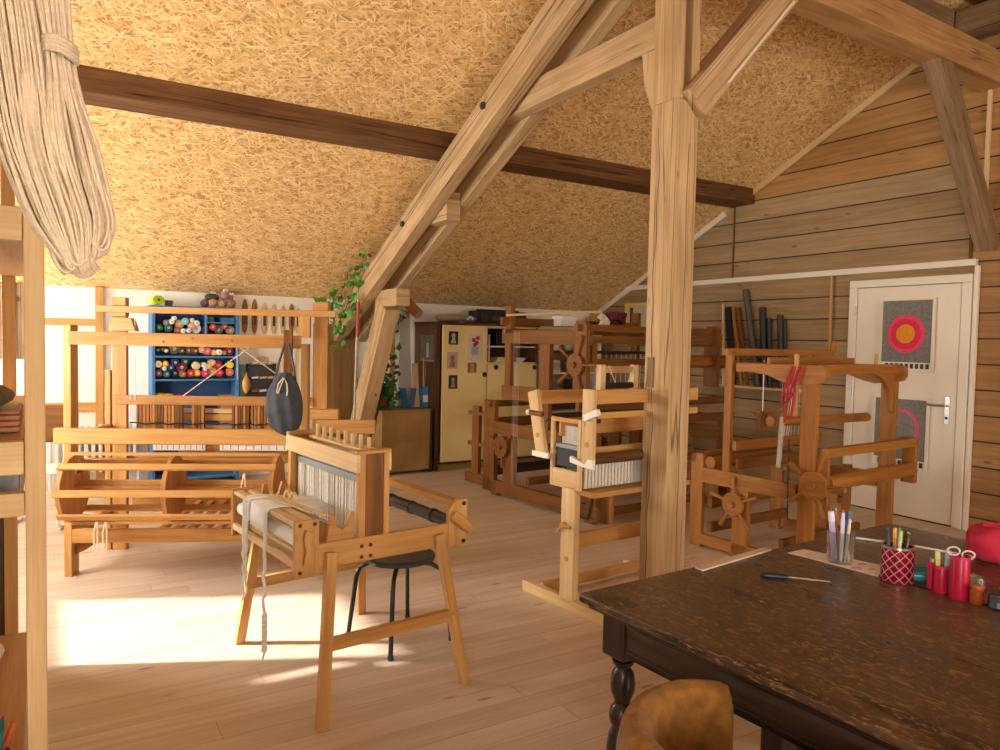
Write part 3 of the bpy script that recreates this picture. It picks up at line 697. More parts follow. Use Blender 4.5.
MB().lathe([(.03, 0), (.036, .01), (.036, .10), (.02, .12), (.004, .125)], (.36, -.27, .90), n=14).build('pulley_weight', M['brown'], Rm)
for z in (.99, 1.0): pass
for i in range(4): MB().tube([(.62+.025*i, -.34, 1.34), (.56+.03*i, -.30, .83)], .003, 5).build('tie_cord', M['yarn'], Rm)
bx('inner_post', B, Rm, 1.0, 1.04, -.60, -.54, 0, .62)
MB().tube([(-.03, -.70, 1.04), (-.035, -.695, .95), (-.03, -.69, .85), (-.035, -.685, .70)], .017, 8).build('yarn_hank', colmat((176, 170, 160)), Rm)
MB().tube([(-.04, -.76, .90), (-.042, -.765, .6), (-.04, -.77, .36)], .005, 6).build('dark_cord', M['charcoal'], Rm)
rd = colmat((176, 44, 50))
m = MB()
for dv, z1 in ((-.71, 1.10), (-.735, 1.0), (-.76, 1.14), (-.785, 1.04)): m.tube([(-.03, dv-.05, 1.38), (-.045, dv-.01, 1.25), (-.035, dv+.02, z1)], .008, 7)
m.tube([(-.03, -.70, 1.2), (-.05, -.74, 1.17), (-.03, -.78, 1.2)], .012, 7)
m.build('red_ribbon', rd, Rm)
bx('hanging_stick', M['pine'], Rm, -.035, -.015, -.80, -.77, 1.05, 1.46)
# thin stick up to the white duct
tag(MB().cyl((XG-.05, 4.55, 1.48), (XG-.035, 4.565, 2.21), .014, n=8).build('wall_pole', M['pine'], None), 'thin wooden pole hanging from the white duct left of the door', 'pole')

# ---------------------------------------------------------------- pale loom on a T-stand, behind the post
S = thing('table_loom', 'new pale pine loom on a T-foot stand just left of the big post', 'loom', (2.449, 3.708, 0), 4.8)
N = M['pine_new']
for u in (0, .86):
    bx('foot', N, S, u, u+.045, -.72, 0, 0, .055 if u else .065)
    sp = bx('stand_post', N, S, u, u+.045, -.45, -.34, .05, .70)
    if not u:
        MB().cyl((-.004, -.395, .29), (0, -.395, .29), .016, n=14).build('plug', P, sp)
        MB().cyl((-.03, -.38, .48), (0, -.38, .48), .018, n=12).build('knob', P, sp)
        for dv, dz in ((-.07, .0), (.055, -.055)): MB().beam((-.025, -.38, .48), (-.025, -.38+dv, .48+dz), .012, .016).build('wing', P, sp, .003)
bx('stretcher', P, S, .04, .87, -.42, -.385, .345, .43)
bx('foot_brace', P, S, .04, .87, -.15, -.11, .02, .075); bx('foot_brace', N, S, .04, .87, -.62, -.58, .015, .06)
# the box that carries heddles
for v in (-.245, -.475):
    MB().box(-.0, .022, v-.012, v+.012, .685, 1.08).build('frame_post', N, S, .003); MB().box(.80, .822, v-.012, v+.012, .685, 1.08).build('frame_post', N, S, .003)
bx('end_board', N, S, .0, .022, -.463, -.257, .685, .79); bx('end_board', P, S, .0, .02, -.463, -.257, 1.055, 1.08)
bx('end_board', N, S, .80, .822, -.463, -.257, .685, .79)
m = MB()
for i in range(16): m.box(.05, .055, -.44+.0105*i, -.435+.0105*i, .80, 1.03)
h = m.build('heddles', M['warp'], S); h['kind'] = 'stuff'
bx('dark_block', M['charcoal'], S, .02, .06, -.455, -.265, .80, .905); bx('metal_bar', M['greysteel'], S, .015, .05, -.46, -.26, .905, .93)
# leaning arms with their brackets
def arm(v0, v1, z0, z1, zb, nm):
    a = MB().beam((-.012, v0, z0), (-.012, v1, z1), .028, .085, up=(0, 1, 0)).build('swing_arm', N, S, .003)
    for z in (.3, .65): 
        p = Vector((-.012, v0, z0)).lerp(Vector((-.012, v1, z1)), z); MB().cyl(p+Vector((-.02, 0, 0)), p+Vector((-.012, 0, 0)), .014, n=12).build('plug', P, a)
    return a
a1 = arm(-.175, -.085, .855, 1.215, 0, 0); a2 = arm(-.565, -.565, .83, 1.255, 0, 0)
MB().box(-.030, -.012, -.25, -.10, .835, .868).build('bracket', M['white'], a1, .004)
MB().prism([(-.035, -.44, .845), (-.035, -.62, .825), (-.035, -.62, .88), (-.035, -.58, .88), (-.035, -.56, .85), (-.035, -.44, .88)], (.023, 0, 0), ax=(0, 1, 0)).build('bracket', M['white'], a2, .003)
MB().cyl((-.04, -.09, 1.09), (-.02, -.18, 1.085), .015, n=10).build('bobbin', M['brown'], a1); MB().ball((-.04, -.075, 1.09), .017).build('knob', M['white'], a1)
MB().beam((-.04, -.56, 1.10), (-.035, -.66, 1.14), .03, .035).build('clamp', M['white'], a2, .003)
# planks and rollers running to the right
bx('upper_plank', P, S, .0, .84, -.60, -.57, 1.175, 1.25); bx('upper_plank', P, S, .0, .84, -.14, -.11, 1.14, 1.22); bx('rail', P, S, .02, .84, -.60, -.57, 1.095, 1.13)
bx('middle_plank', PW, S, .02, .82, -.30, -.28, .97, 1.07); bx('rail', P, S, .02, .82, -.47, -.45, .88, .92)
MB().cyl((.02, -.55, .87), (.84, -.55, .87), .03, n=14).build('roller', M['walnut'], S)
m = MB()
for i in range(30): m.box(.03+.0255*i, .046+.0255*i, -.50, -.49, .70, .86)
bx('backing_board', PW, S, .03, .80, -.488, -.48, .70, .86)
w = m.build('warp_threads', M['warp'], S); w['kind'] = 'stuff'
bx('tray', PW, S, .02, .82, -.58, -.40, .66, .69)
MB().tube([(-.01, -.2, 1.05), (.1, -.3, 1.08), (.2, -.42, 1.10)], .005, 6).build('cable', M['black'], S)
bx('small_motor', M['charcoal'], S, .06, .12, -.52, -.46, 1.06, 1.14)
# upright little frame on top
for u in (.32, .60): bx('top_upright', M['pine_pale'], S, u, u+.042, -.30, -.26, 1.22, 1.375)
bx('top_board', M['pine_pale'], S, .362, .60, -.29, -.27, 1.325, 1.365); MB().lathe([(.018, 0), (.02, .24)], (.362, -.28, 1.25), (1, 0, 0), 14).build('top_roller', M['charcoal'], S)
for a, b in (((.37, 1.37), (.43, 1.27)), ((.60, 1.37), (.54, 1.27))): MB().tube([(a[0], -.31, a[1]), (b[0], -.31, b[1])], .004, 5).build('cord', M['yarn'], S)

# ---------------------------------------------------------------- dark loom in the middle of the room
A = thing('floor_loom', 'dark brown floor loom behind the pale loom, in front of the cream cupboard', 'loom', (3.713, 6.29, 0), 5.2)
D = M['brown']
for u in (0, 1.72):
    bx('sill', D, A, u, u+.05, -1.55, .0, .03, .15); bx('rear_sill', D, A, u+.0, u+.05, .0, .40, .06, .16)
    for v in (-.12, -1.45): bx('foot_block', D, A, u, u+.055, v-.05, v+.05, 0, .035)
    bx('rear_post', D, A, u, u+.05, -.10, .08, .03, .92)
    bx('castle_post', D, A, u, u+.05, -.335, -.245, .96, 1.84)
    bx('front_post', D, A, u, u+.05, -1.53, -1.41, .15, .84)
    bx('side_beam', D, A, u-.005, u+.04, -1.45, -.08, .605, .725)
    bx('lower_plank', D, A, u-.01, u+.035, -.90, -.215, .955, 1.085)
    bx('upper_plank', D, A, u-.012, u+.03, -1.42, -.21, 1.485, 1.61)
    bx('middle_post', D, A, u, u+.05, -.905, -.76, .725, 1.49); bx('wheel_post', D, A, u, u+.05, -.41, -.25, .15, .61)
    pts = [(u-.03, v, z) for v, z in [(-1.25, 1.10), (-1.25, 1.64), (-1.28, 1.69), (-1.38, 1.69), (-1.41, 1.64), (-1.41, 1.10)]]
    MB().prism(pts, (.05, 0, 0), ax=(0, 0, 1)).build('castle_cheek', D, A, .004)
    bx('small_post', D, A, u+.01, u+.05, .18, .30, .10, .845)
    for z in (.44, .75): bx('rear_peg', D, A, u+.015, u+.045, -.08, .38, z, z+.04)
for v, z0, z1 in ((-.29, 1.66, 1.73), (-.34, 1.585, 1.625), (-1.33, 1.60, 1.66)): bx('top_rail', D, A, -.08, 1.80, v-.02, v+.02, z0, z1)
bx('front_rail', D, A, .02, 1.76, -1.34, -1.30, 1.50, 1.565); bx('front_rail', D, A, .02, 1.76, -1.32, -1.28, 1.31, 1.37)
bx('front_stile', D, A, .10, .16, -1.345, -1.305, 1.31, 1.50)
bx('front_beam', D, A, -.02, 1.95, -1.32, -1.28, .93, 1.005)
bx('back_beam', D, A, -.03, 1.80, -.06, .0, .86, .92); bx('breast_beam', D, A, -.03, 1.80, -1.55, -1.48, .80, .87)
bx('bench', PW, A, .1, 1.6, -1.60, -1.34, .44, .475); bx('bench_rail', PW, A, .05, 1.7, -1.56, -1.52, .30, .37)
for u in (.12, 1.5): bx('bench_leg', PW, A, u, u+.05, -1.58, -1.36, 0, .44)
bx('cross_rail', D, A, .04, 1.74, -1.46, -1.42, .03, .10); bx('cross_rail', D, A, .04, 1.74, -.60, -.56, .17, .24); bx('cross_rail', M['oak'], A, .04, 1.74, -.05, .0, .18, .28)
for z0, z1 in ((.76, .85), (.88, .95)): bx('harness_rail', M['oak'], A, .04, 1.74, -.75, -.71, z0, z1)
MB().cyl((-.0, .0, .70), (1.74, .0, .70), .05, n=14).build('warp_roller', D, A)
MB().cyl((.9, -1.30, 1.345), (1.98, -1.30, 1.345), .06, n=16).build('upper_roller', M['beech'], A)
for i in range(6): MB().pipe((1.78+.03*i, -1.30, 1.345), (1.79+.03*i, -1.30, 1.345), .066, .055, 14).build('wound_cord', M['brown'], A)
wheel('ratchet_wheel', D, A, (-.035, -1.30, 1.317), (-1, 0, 0), .098, .03, 5, .20, .015, .6)
wheel('ratchet_wheel', D, A, (-.01, -.25, .495), (-1, 0, 0), .105, .03, 3, .14, .013, .4)
m = MB()
for i in range(16): m.box(.5+.07*i, .504+.07*i, -.68, -.676, .95, 1.40)
h = m.build('heddles', M['warp'], A); h['kind'] = 'stuff'
for z in (1.40, .92): bx('heddle_bar', M['oak'], A, .06, 1.7, -.69, -.66, z, z+.03)
m = MB()
for i in range(5): m.tube([(-.04, -.44-.02*i, 1.60), (-.042, -.44-.02*i, .16)], .0007, 4)
t_ = m.build('hanging_threads', M['warp'], A); t_['kind'] = 'stuff'
MB().tube([(-.06, -1.15, .75), (-.08, -1.25, .40), (-.06, -1.38, .06), (-.02, -1.46, .04), (.0, -1.52, .3), (-.0, -1.5, .6)], .012, 8).build('hose', M['charcoal'], A)
# things lying on its top rails
def aw(u, v, z=0): return tuple(Vector((3.713, 6.29, 0)) + Matrix.Rotation(math.radians(5.2), 3, 'Z') @ Vector((u, v, z)))
tag(MB().beam(aw(-.05, -.34, 1.75), aw(.90, -.60, 1.815), .05, .022).build('wooden_lath', M['pine_pale'], None, .003), 'long pale lath lying slanted on top of the dark loom', 'lath')
tag(MB().box(0, .20, 0, .14, 0, .10).build('paper_stack', M['paper'], None, .003), 'white paper stack on the top rail of the dark loom', 'paper')
at(bpy.data.objects['paper_stack'], aw(.55, -.42, 1.665), 5)
y = thing('yarn_hank', 'maroon and cream yarn hanks heaped on top of the dark loom', 'yarn', aw(.95, -.62, 1.66), 5)
mr = colmat((96, 34, 34))
m = MB()
for i in range(14):
    a = random.uniform(0, PI); m.tube([(.16+.14*math.cos(a+k*.8)*(1-.1*i/14), .07*math.sin(a+k*.9), .05+.10*math.sin(PI*k/7)*(.6+.4*random.random())) for k in range(8)], .017, 6)
m.build('maroon_hank', mr, y)
m = MB()
for i in range(10): m.tube([(-.02-.01*i+.05*math.sin(k*.5), -.03+.02*random.random(), .13-.015*k-.006*abs(i-5)) for k in range(7)], .014, 6)
m.build('cream_hank', M['yarn'], y)
for i, (u, z, w_) in enumerate(((1.62, 2.05, .06), (1.72, 2.12, .07), (1.80, 1.98, .05))):
    p = [(6.30+.07*i, 7.98, 0), (6.36+.075*i, 8.13, (1.86, 1.95, 1.90)[i])]
    tag(MB().beam(p[0], p[1], w_, .03, up=(0, 1, 0)).build('leaning_lath', P, None, .003), ('brown lath leaning in the far corner, leftmost of the three', 'tall brown lath leaning in the far corner, middle of the three', 'brown lath leaning in the far corner, rightmost of the three')[i], 'lath', 'laths leaning in the far corner')

# ================================================================ BACK WALL
def X9(px): return .836 + (px-148)*.00932          # blue shelf: front plane at y = 7.92
def Z9(py): return 1.775 - (py-306)*.0096
bs = thing('shelf_unit', 'tall blue shelf unit against the white back wall, filled with yarn', 'shelf', (.87, 7.92, 0))
BW = .82
for x in (0, BW-.03): bx('side_panel', M['blue'], bs, x, x+.03, 0, .30, 0, 1.76)
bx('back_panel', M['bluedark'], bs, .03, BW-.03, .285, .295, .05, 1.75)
bx('top_panel', M['blue'], bs, -.02, BW+.02, -.01, .30, 1.76, 1.785)
SH = {1: 1.515, 2: 1.295, 3: 1.065}
for z in (1.515, 1.295, 1.065, .60, .08): bx('shelf', M['blue'], bs, .03, BW-.03, .0, .285, z-.02, z)
bx('divider', M['blue'], bs, .49, .508, .0, .285, 1.515, 1.76); bx('small_shelf', M['blue'], bs, .508, BW-.03, .0, .285, 1.625, 1.64)
CONES = [  # row, crop x, crop y, radius (crop px 8.33/px), colour name, rgb
 (1, 160, 395, 30, 'green', (30, 110, 60)), (1, 235, 395, 33, 'teal green', (24, 96, 90)), (1, 215, 350, 22, 'grey', (130, 130, 128)), (1, 283, 312, 18, 'white', (240, 238, 232)),
 (1, 260, 342, 20, 'white', (238, 236, 228)), (1, 325, 360, 36, 'tan', (196, 164, 120)), (1, 372, 335, 28, 'pale blue', (140, 190, 200)), (1, 430, 325, 18, 'white', (240, 238, 232)),
 (1, 468, 348, 22, 'white', (240, 238, 232)), (1, 465, 400, 40, 'large white', (244, 240, 232)), (1, 402, 415, 20, 'white', (235, 232, 228)), (1, 355, 420, 20, 'white', (238, 236, 230)), (1, 308, 418, 26, 'rust brown', (150, 82, 54)), (1, 425, 370, 24, 'peach', (232, 168, 140)),
 (1, 552, 405, 34, 'dark red', (104, 32, 28)), (1, 603, 378, 28, 'orange red', (206, 78, 40)), (1, 660, 410, 38, 'slate grey', (96, 108, 116)), (1, 705, 372, 26, 'russet', (150, 66, 44)), (1, 760, 410, 36, 'beige brown', (170, 134, 104)),
 (2, 150, 585, 18, 'dark green', (36, 70, 48)), (2, 186, 580, 20, 'bottle green', (30, 66, 58)), (2, 216, 590, 16, 'beige', (206, 186, 150)), (2, 285, 575, 42, 'grey green', (104, 108, 92)), (2, 345, 590, 28, 'dark brown', (74, 52, 36)), (2, 400, 585, 34, 'brown', (110, 78, 50)), (2, 455, 590, 28, 'umber', (94, 64, 38)),
 (2, 512, 580, 28, 'tan', (190, 150, 106)), (2, 557, 592, 32, 'pink', (226, 92, 128)), (2, 612, 604, 25, 'yellow', (236, 206, 40)), (2, 660, 600, 24, 'white', (238, 232, 216)), (2, 703, 604, 20, 'ochre', (186, 140, 74)), (2, 750, 592, 36, 'maroon', (126, 26, 40)),
 (3, 152, 122, 28, 'cream', (232, 220, 190)), (3, 210, 120, 24, 'yellow', (236, 192, 44)), (3, 200, 160, 18, 'white', (240, 236, 228)), (3, 155, 200, 30, 'plum', (110, 56, 86)), (3, 220, 207, 27, 'petrol blue', (36, 98, 124)), (3, 254, 152, 28, 'blue', (36, 62, 110)), (3, 290, 108, 33, 'navy', (28, 44, 92)), (3, 290, 200, 36, 'dark navy', (24, 34, 66)),
 (3, 375, 100, 34, 'dark green', (26, 84, 68)), (3, 345, 150, 40, 'wine red', (126, 36, 58)), (3, 352, 208, 28, 'brown', (132, 92, 62)), (3, 418, 202, 32, 'red', (196, 34, 44)), (3, 472, 200, 28, 'orange yellow', (240, 172, 30)), (3, 464, 135, 32, 'beige', (216, 196, 160)), (3, 530, 130, 22, 'white', (236, 236, 232)), (3, 540, 166, 15, 'white', (236, 236, 232)),
 (3, 540, 205, 30, 'magenta pink', (206, 44, 104)), (3, 600, 108, 28, 'tan', (206, 168, 124)), (3, 572, 140, 24, 'peach', (226, 186, 150)), (3, 600, 190, 38, 'straw', (206, 166, 106)), (3, 665, 198, 32, 'crimson', (206, 40, 72)), (3, 652, 130, 38, 'bright crimson', (214, 36, 66)), (3, 757, 130, 28, 'yellow', (240, 208, 30)), (3, 757, 195, 34, 'coral', (240, 130, 104))]
ROWN = {1: 'top', 2: 'second', 3: 'third'}
cnt = {}
for row, x, y, r, cn, rgb in CONES: cnt.setdefault((row, cn), []).append(x)
proto = None
names_done = {}
for row, x, y, r, cn, rgb in CONES:
    px = 140 + x/8.33; py = (280 if row < 3 else 350) + y/8.33
    R = r/8.33*.0094*1.12; wx, wz = X9(px), Z9(py)
    zb = SH[row]
    wz = max(wz, zb+R+.001)
    dep = random.uniform(.12, .16); y0 = 7.935 + random.uniform(0, .02) + (.03 if r > 33 else 0)
    t = thing('yarn_cone', '', 'yarn', (wx, y0, wz), 0, 'yarn cones on the blue shelf')
    same = sorted(cnt[(row, cn)]); k = same.index(x)
    where = '' if len(same) == 1 else tuple(', %s of its colour from left' % o_ for o_ in ORD)[k]
    t['label'] = '%s yarn cone, %s row of the blue shelf%s' % (cn, ROWN[row], where)
    core = colmat((232, 226, 214), .8, .02) if sum(rgb) < 600 else colmat((120, 96, 76), .8, .05)
    MB().lathe([(R*.25, 0), (R*.85, .002), (R, .012), (R*.9, dep), (R*.3, dep+.002)], (0, 0, 0), (0, 1, 0), 18).build('wound_yarn', colmat(rgb), t)
    MB().pipe((0, -.006, 0), (0, .04, 0), R*.26, R*.16, 12).build('tube', core, t)
for (px, pw, z0, h, rgb, lab) in ((209.5, 8, 1.641, .05, (30, 110, 70), 'small green box on the little upper shelf of the blue unit'), (228, 14, 1.641, .045, (60, 110, 150), 'flat blue box on the little upper shelf of the blue unit')):
    w_ = pw*.0094
    b = thing('box', lab, 'box', (X9(px), 7.96, z0)); MB().box(-w_/2, w_/2, 0, .12, 0, h-.012).build('box_body', colmat(rgb, .6), b, .002); MB().box(-w_/2-.002, w_/2+.002, -.002, .122, h-.012, h).build('lid', colmat(rgb, .5), b, .002)
b = thing('cardboard_box', 'open brown cardboard box low in the blue shelf unit at right', 'box', (X9(229), 7.95, .601))
MB().box(-.065, .065, 0, .005, 0, .29).box(-.065, .065, .2, .205, 0, .29).box(-.065, -.06, .005, .2, 0, .29).box(.06, .065, .005, .2, 0, .29).box(-.06, .06, .005, .2, 0, .005).build('box_body', colmat((176, 128, 88), .85), b)
MB().prism([(-.065, 0, .29), (.065, 0, .29), (.06, -.05, .27), (-.06, -.05, .27)], (0, 0, .003)).build('flap', colmat((176, 128, 88), .85), b)
for i, (px, z, rgb, cn) in enumerate(((160, .90, (236, 200, 60), 'yellow'), (168, .895, (206, 190, 60), 'olive yellow'), (180, .885, (190, 40, 60), 'red'))):
    t = tag(MB().ball((0, 0, 0), .045, (1.3, 1, .62), 14, 8).build('yarn_skein', colmat(rgb)), '%s skein on top of the box low in the blue shelf' % cn, 'yarn', 'skeins low in the blue shelf'); t.location = (X9(px), 7.99, z)
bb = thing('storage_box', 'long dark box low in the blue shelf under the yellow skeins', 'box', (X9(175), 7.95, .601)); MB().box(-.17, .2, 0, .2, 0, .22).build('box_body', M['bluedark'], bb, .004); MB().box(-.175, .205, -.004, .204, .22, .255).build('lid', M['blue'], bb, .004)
# balls of wool and a lime reel on top
for x, y, r, rgb, lab, sc_ in ((545, 182, 36, (112, 78, 92), 'mauve wool ball on top of the blue shelf, leftmost of the heap', (1, 1, 1)), (610, 182, 42, (196, 156, 112), 'tan wool ball at the front of the heap on the blue shelf', (1, 1, .95)),
        (693, 178, 40, (188, 144, 108), 'light brown wool ball at the front right of the heap', (1, 1, .95)), (778, 186, 40, (164, 118, 92), 'rosy brown wool ball, rightmost of the heap on the blue shelf', (1, 1, 1)),
        (612, 115, 44, (76, 70, 68), 'dark grey wool ball on the second layer of the heap', (1.5, 1, .8)), (722, 95, 42, (164, 126, 116), 'mauve brown wool ball, topmost of the heap at right', (1, 1, 1)), (772, 108, 26, (150, 110, 96), 'small brown wool ball tucked behind the topmost one', (1, 1, 1))):
    R = r/8.33*.0094; px = 140+x/8.33; py = 280+y/8.33
    t = thing('wool_ball', lab, 'yarn', (X9(px), 8.03 if y > 150 else 8.06, max(Z9(py), 1.786+R*sc_[2]) if y > 150 else Z9(py)), random.uniform(0, 90), 'wool balls on the blue shelf')
    MB().ball((0, 0, 0), R, sc_, 18, 12).build('ball', colmat(rgb), t)
    m = MB()
    for k in range(9):
        ax = Vector((random.uniform(-1, 1), random.uniform(-1, 1), random.uniform(-1, 1))).normalized(); a = ax.orthogonal().normalized(); b_ = ax.cross(a)
        pts = [(a*math.cos(q*PI/8)+b_*math.sin(q*PI/8)+ax*.1)*R*1.0 for q in range(17)]
        m.tube([(p.x*sc_[0], p.y*sc_[1], p.z*sc_[2]) for p in pts], .0035, 5)
    m.build('winding', colmat(rgb), t)
    if 'dark grey' in lab or 'topmost' in lab:
        MB().tube([(-.02+.012*k, -.01, R*sc_[2]+.004+.01*math.sin(k*2)) for k in range(5)], .012, 6).build('white_tuft', M['cotton'], t)
t = thing('lime_reel', 'lime green reel lying on the left end of the blue shelf top', 'reel', (X9(158), 8.02, 1.786)); R = .05
MB().lathe([(R, -.03), (R*1.05, -.025), (R*1.05, .025), (R, .03)], (0, 0, R*1.05), (.35, -.9, .1), 22, sc=(1.15, .85)).build('reel', colmat((190, 226, 30), .4), t); MB().lathe([(.012, -.036), (.012, .036)], (0, 0, R*1.05), (.35, -.9, .1), 12).build('hub', M['black'], t)
t = thing('black_clamp', 'small black clamp beside the lime reel on the blue shelf', 'clamp', (X9(169), 8.0, 1.786)); MB().box(-.035, .035, 0, .04, 0, .055).build('body', M['charcoal'], t, .006); MB().cyl((.02, -.02, .035), (.02, .0, .035), .02, n=14).build('knob', M['walnut'], t)
# shuttles hanging on the wall
for i, (x, y0, y1, mt, w_) in enumerate(((249.4, 298, 334, M['beech'], .06), (259, 297.5, 334.5, M['beech'], .06), (268.8, 301, 334.5, M['pine_pale'], .066), (278.4, 302, 334.5, M['pine_pale'], .062), (287.8, 303, 334, M['pine_pale'], .054), (297, 301, 333, M['beech'], .06), (303.5, 306, 333, M['pine_pale'], .055))):
    X = 1.79 + (x-248)*.01043; zt = 1.91-(y0-297)*.0103; zb = 1.91-(y1-297)*.0103; zc_ = (zt+zb)/2; hh = (zt-zb)/2
    t = thing('weaving_shuttle', ('dark wooden shuttle on the white wall, leftmost of the row beside the blue shelf', 'dark wooden shuttle on the wall, second from left in the row', 'light wooden shuttle on the wall, third from left in the row', 'light wooden shuttle on the wall, fourth from left, mid row', 'slim wooden shuttle on the wall, fifth from left in the row', 'dark wooden shuttle on the wall, sixth from left in the row', 'light wooden shuttle on the wall, rightmost, half behind the loom')[i], 'shuttle', (X, YB-.016, zc_), 0, 'shuttles on the white wall')
    pf = [(w_/2*f, q*hh) for f, q in ((.12, -1), (.45, -.9), (.8, -.72), (1, -.4), (1, .4), (.8, .72), (.45, .9), (.12, 1))]
    m = MB(); m.lathe([(r, z) for r, z in pf], (0, 0, 0), (0, 0, 1), 14, sc=(1, .5)); m.build('shuttle_body', mt, t)
    MB().box(-w_*.22, w_*.22, -w_*.27, -w_*.22, -hh*.45, hh*.45).build('slot', M['walnut'], t)
# dark rack of reeds with a green board beside it
t = thing('reed_rack', 'dark metal rack with short sticks on the wall behind the black bag', 'rack', (1.97, 8.15, 0))
for x in (-.15, .13): bx('upright', M['charcoal'], t, x, x+.025, 0, .06, .55, 1.21)
for z in (.60, .74, .88, 1.02, 1.18):
    r_ = bx('crossbar', M['charcoal'], t, -.15, .155, 0, .06, z, z+.02)
    for k in range(3):
        if random.random() < .8: MB().cyl((-.11+.085*k, -.02, z+.04), (-.04+.085*k, -.02, z+.045), .013, n=10).build('stick', random.choice([M['pine_pale'], M['beech'], M['cotton']]), r_)
bx('back_plate', M['black'], t, -.14, .145, .05, .07, .55, 1.2)
MB().box(-.03, .03, -.0, .03, 1.22, 1.29).build('wooden_tag', M['pine'], t, .003)
tag(at(MB().box(-.03, .03, 0, .03, .5, 1.20).build('green_board', colmat((112, 142, 116), .6), None, .003), (1.775, 8.15, 0)), 'narrow green board standing against the wall left of the dark rack', 'board')
# radiator
t = thing('radiator', 'white radiator low on the back wall behind the left loom', 'radiator', (.62, 8.08, 0))
for k in range(13): MB().box(-.62+.06*k, -.585+.06*k, 0, .08, .16, .62).build('fin', M['whitemetal'], t, .012)
MB().cyl((-.64, .04, .21), (.18, .04, .21), .018).build('pipe', M['whitemetal'], t); MB().cyl((-.64, .04, .57), (.18, .04, .57), .018).build('pipe', M['whitemetal'], t)
for x in (-.6, .15): MB().cyl((x, .04, 0), (x, .04, .2), .014, n=8).build('foot', M['whitemetal'], t)
# white tubular chair by the radiator, seen past the shelf post
t = thing('tubular_chair', 'chair with brown back board and white tube frame, half behind the shelf post', 'chair', (-.05, 6.75, 0), -20)
for x in (-.2, .2):
    MB().tube([(x, .2, .95), (x, .18, .5), (x, .17, .42), (x, -.15, .42), (x, -.2, .38), (x, -.22, .06), (x, -.18, .015), (x, .2, .015)], .013, 8).build('tube_frame', M['whitemetal'], t)
bx('seat', M['whitemetal'], t, -.19, .19, -.2, .19, .43, .45, bevel=.01); bx('backrest', M['brown'], t, -.21, .21, .185, .205, .62, .92, bevel=.01)

# ---------------------------------------------------------------- cupboard
cb = thing('cupboard', 'cream painted cupboard with dark top and snapshots on its tall door', 'cupboard', (3.85, 7.6, 0))
CW = M['cream']
bx('side_panel', M['walnut'], cb, -.07, -.02, -.0, .58, 0, 1.70); bx('side_panel', M['walnut'], cb, 1.30, 1.33, .02, .58, .1, 1.68)
bx('plinth', colmat((176, 146, 98), .6), cb, -.02, 1.33, .03, .58, 0, .085); bx('top_panel', M['walnut'], cb, -.07, 1.34, -.02, .6, 1.685, 1.715)
bx('back_panel', M['walnut'], cb, -.02, 1.33, .57, .585, .085, 1.685)
bx('partition', CW, cb, .585, .605, .0, .57, .085, 1.685)
for z in (.085, 1.235, 1.43): bx('shelf', M['white'] if z > 1.3 else CW, cb, .605 if z > .1 else 0, 1.30, .02, .57, z, z+.018)
bx('header_rail', CW, cb, .605, 1.30, .0, .02, 1.655, 1.685)
d1 = bx('door', CW, cb, .0, .58, -.02, .0, .10, 1.68); d2 = bx('door', CW, cb, .605, .95, -.02, .0, .10, 1.235); d3 = bx('door', CW, cb, .955, 1.30, -.02, .0, .10, 1.235)
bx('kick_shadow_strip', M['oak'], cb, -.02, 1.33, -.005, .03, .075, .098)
for d, x, z in ((d1, .545, 1.11), (d2, .70, 1.195), (d3, 1.25, 1.195)): MB().lathe([(.01, 0), (.012, .012), (.026, .018), (.03, .028), (.02, .036), (.001, .037)], (x, -.02, z), (0, -1, 0), 16).build('knob', M['black'], d)
PIC = [(448, 331, 457, 344, (40, 38, 40), (200, 190, 180), 'black and white photo high on the cream door, upper left'), (446.5, 351.5, 457, 368, (206, 170, 150), (150, 120, 110), 'pale pink drawing on the cream door, left and middle'), (448.5, 374.5, 457, 388, (46, 40, 36), (170, 140, 120), 'small dark portrait on the cream door, lower left'), (467, 333, 481, 360, (214, 206, 190), (190, 60, 70), 'tall postcard with red flowers on the cream door'), (467, 362, 476, 372, (150, 96, 66), (196, 150, 120), 'small brown photo on the cream door below the flower card')]
def XC(p): return 3.835 + (p-441)*.01318
def ZC(p): return 1.687 - (p-324)*.01158
for x0, y0, x1, y1, c0, c1, lab in PIC:
    t = thing('postcard', lab, 'picture', ((XC(x0)+XC(x1))/2, 7.577, (ZC(y0)+ZC(y1))/2), 0, 'pictures on the cream cupboard door'); w_, h_ = (XC(x1)-XC(x0))/2, (ZC(y0)-ZC(y1))/2
    MB().box(-w_, w_, -.001, .002, -h_, h_).build('card', colmat(c0, .5, .1), t); m = MB()
    if 'flower' in lab and 'tall' in lab:
        for a_, b_ in ((-.2, .55), (.25, .35), (0, .2), (.4, .7)): m.cyl((a_*w_, -.003, b_*h_), (a_*w_, -.001, b_*h_), w_*.28, n=12)
        MB().box(-w_*.5, w_*.5, -.0025, -.001, -h_*.55, h_*.05).build('vase_print', colmat((160, 176, 170), .5), t)
    else:
        m.lathe([(w_*.45, -.003), (w_*.45, -.001)], (0, 0, h_*.35), (0, 1, 0), 14); m.prism([(-w_*.6, -.003, -h_*.8), (w_*.6, -.003, -h_*.8), (w_*.25, -.003, h_*.1), (-w_*.25, -.003, h_*.1)], (0, .002, 0))
    m.build('print', colmat(c1, .5, .1), t)
def item(nm, lab, cat, loc, rz=0, group=None): return thing(nm, lab, cat, loc, rz, group)
t = item('radio', 'black cassette radio standing on top of the cream cupboard', 'radio', (4.72, 7.72, 1.716))
MB().box(-.36, .36, 0, .2, 0, .15).build('case', M['black'], t, .012)
for x in (-.25, .25): MB().cyl((x, -.008, .07), (x, 0, .07), .055, n=20).build('speaker', M['charcoal'], t)
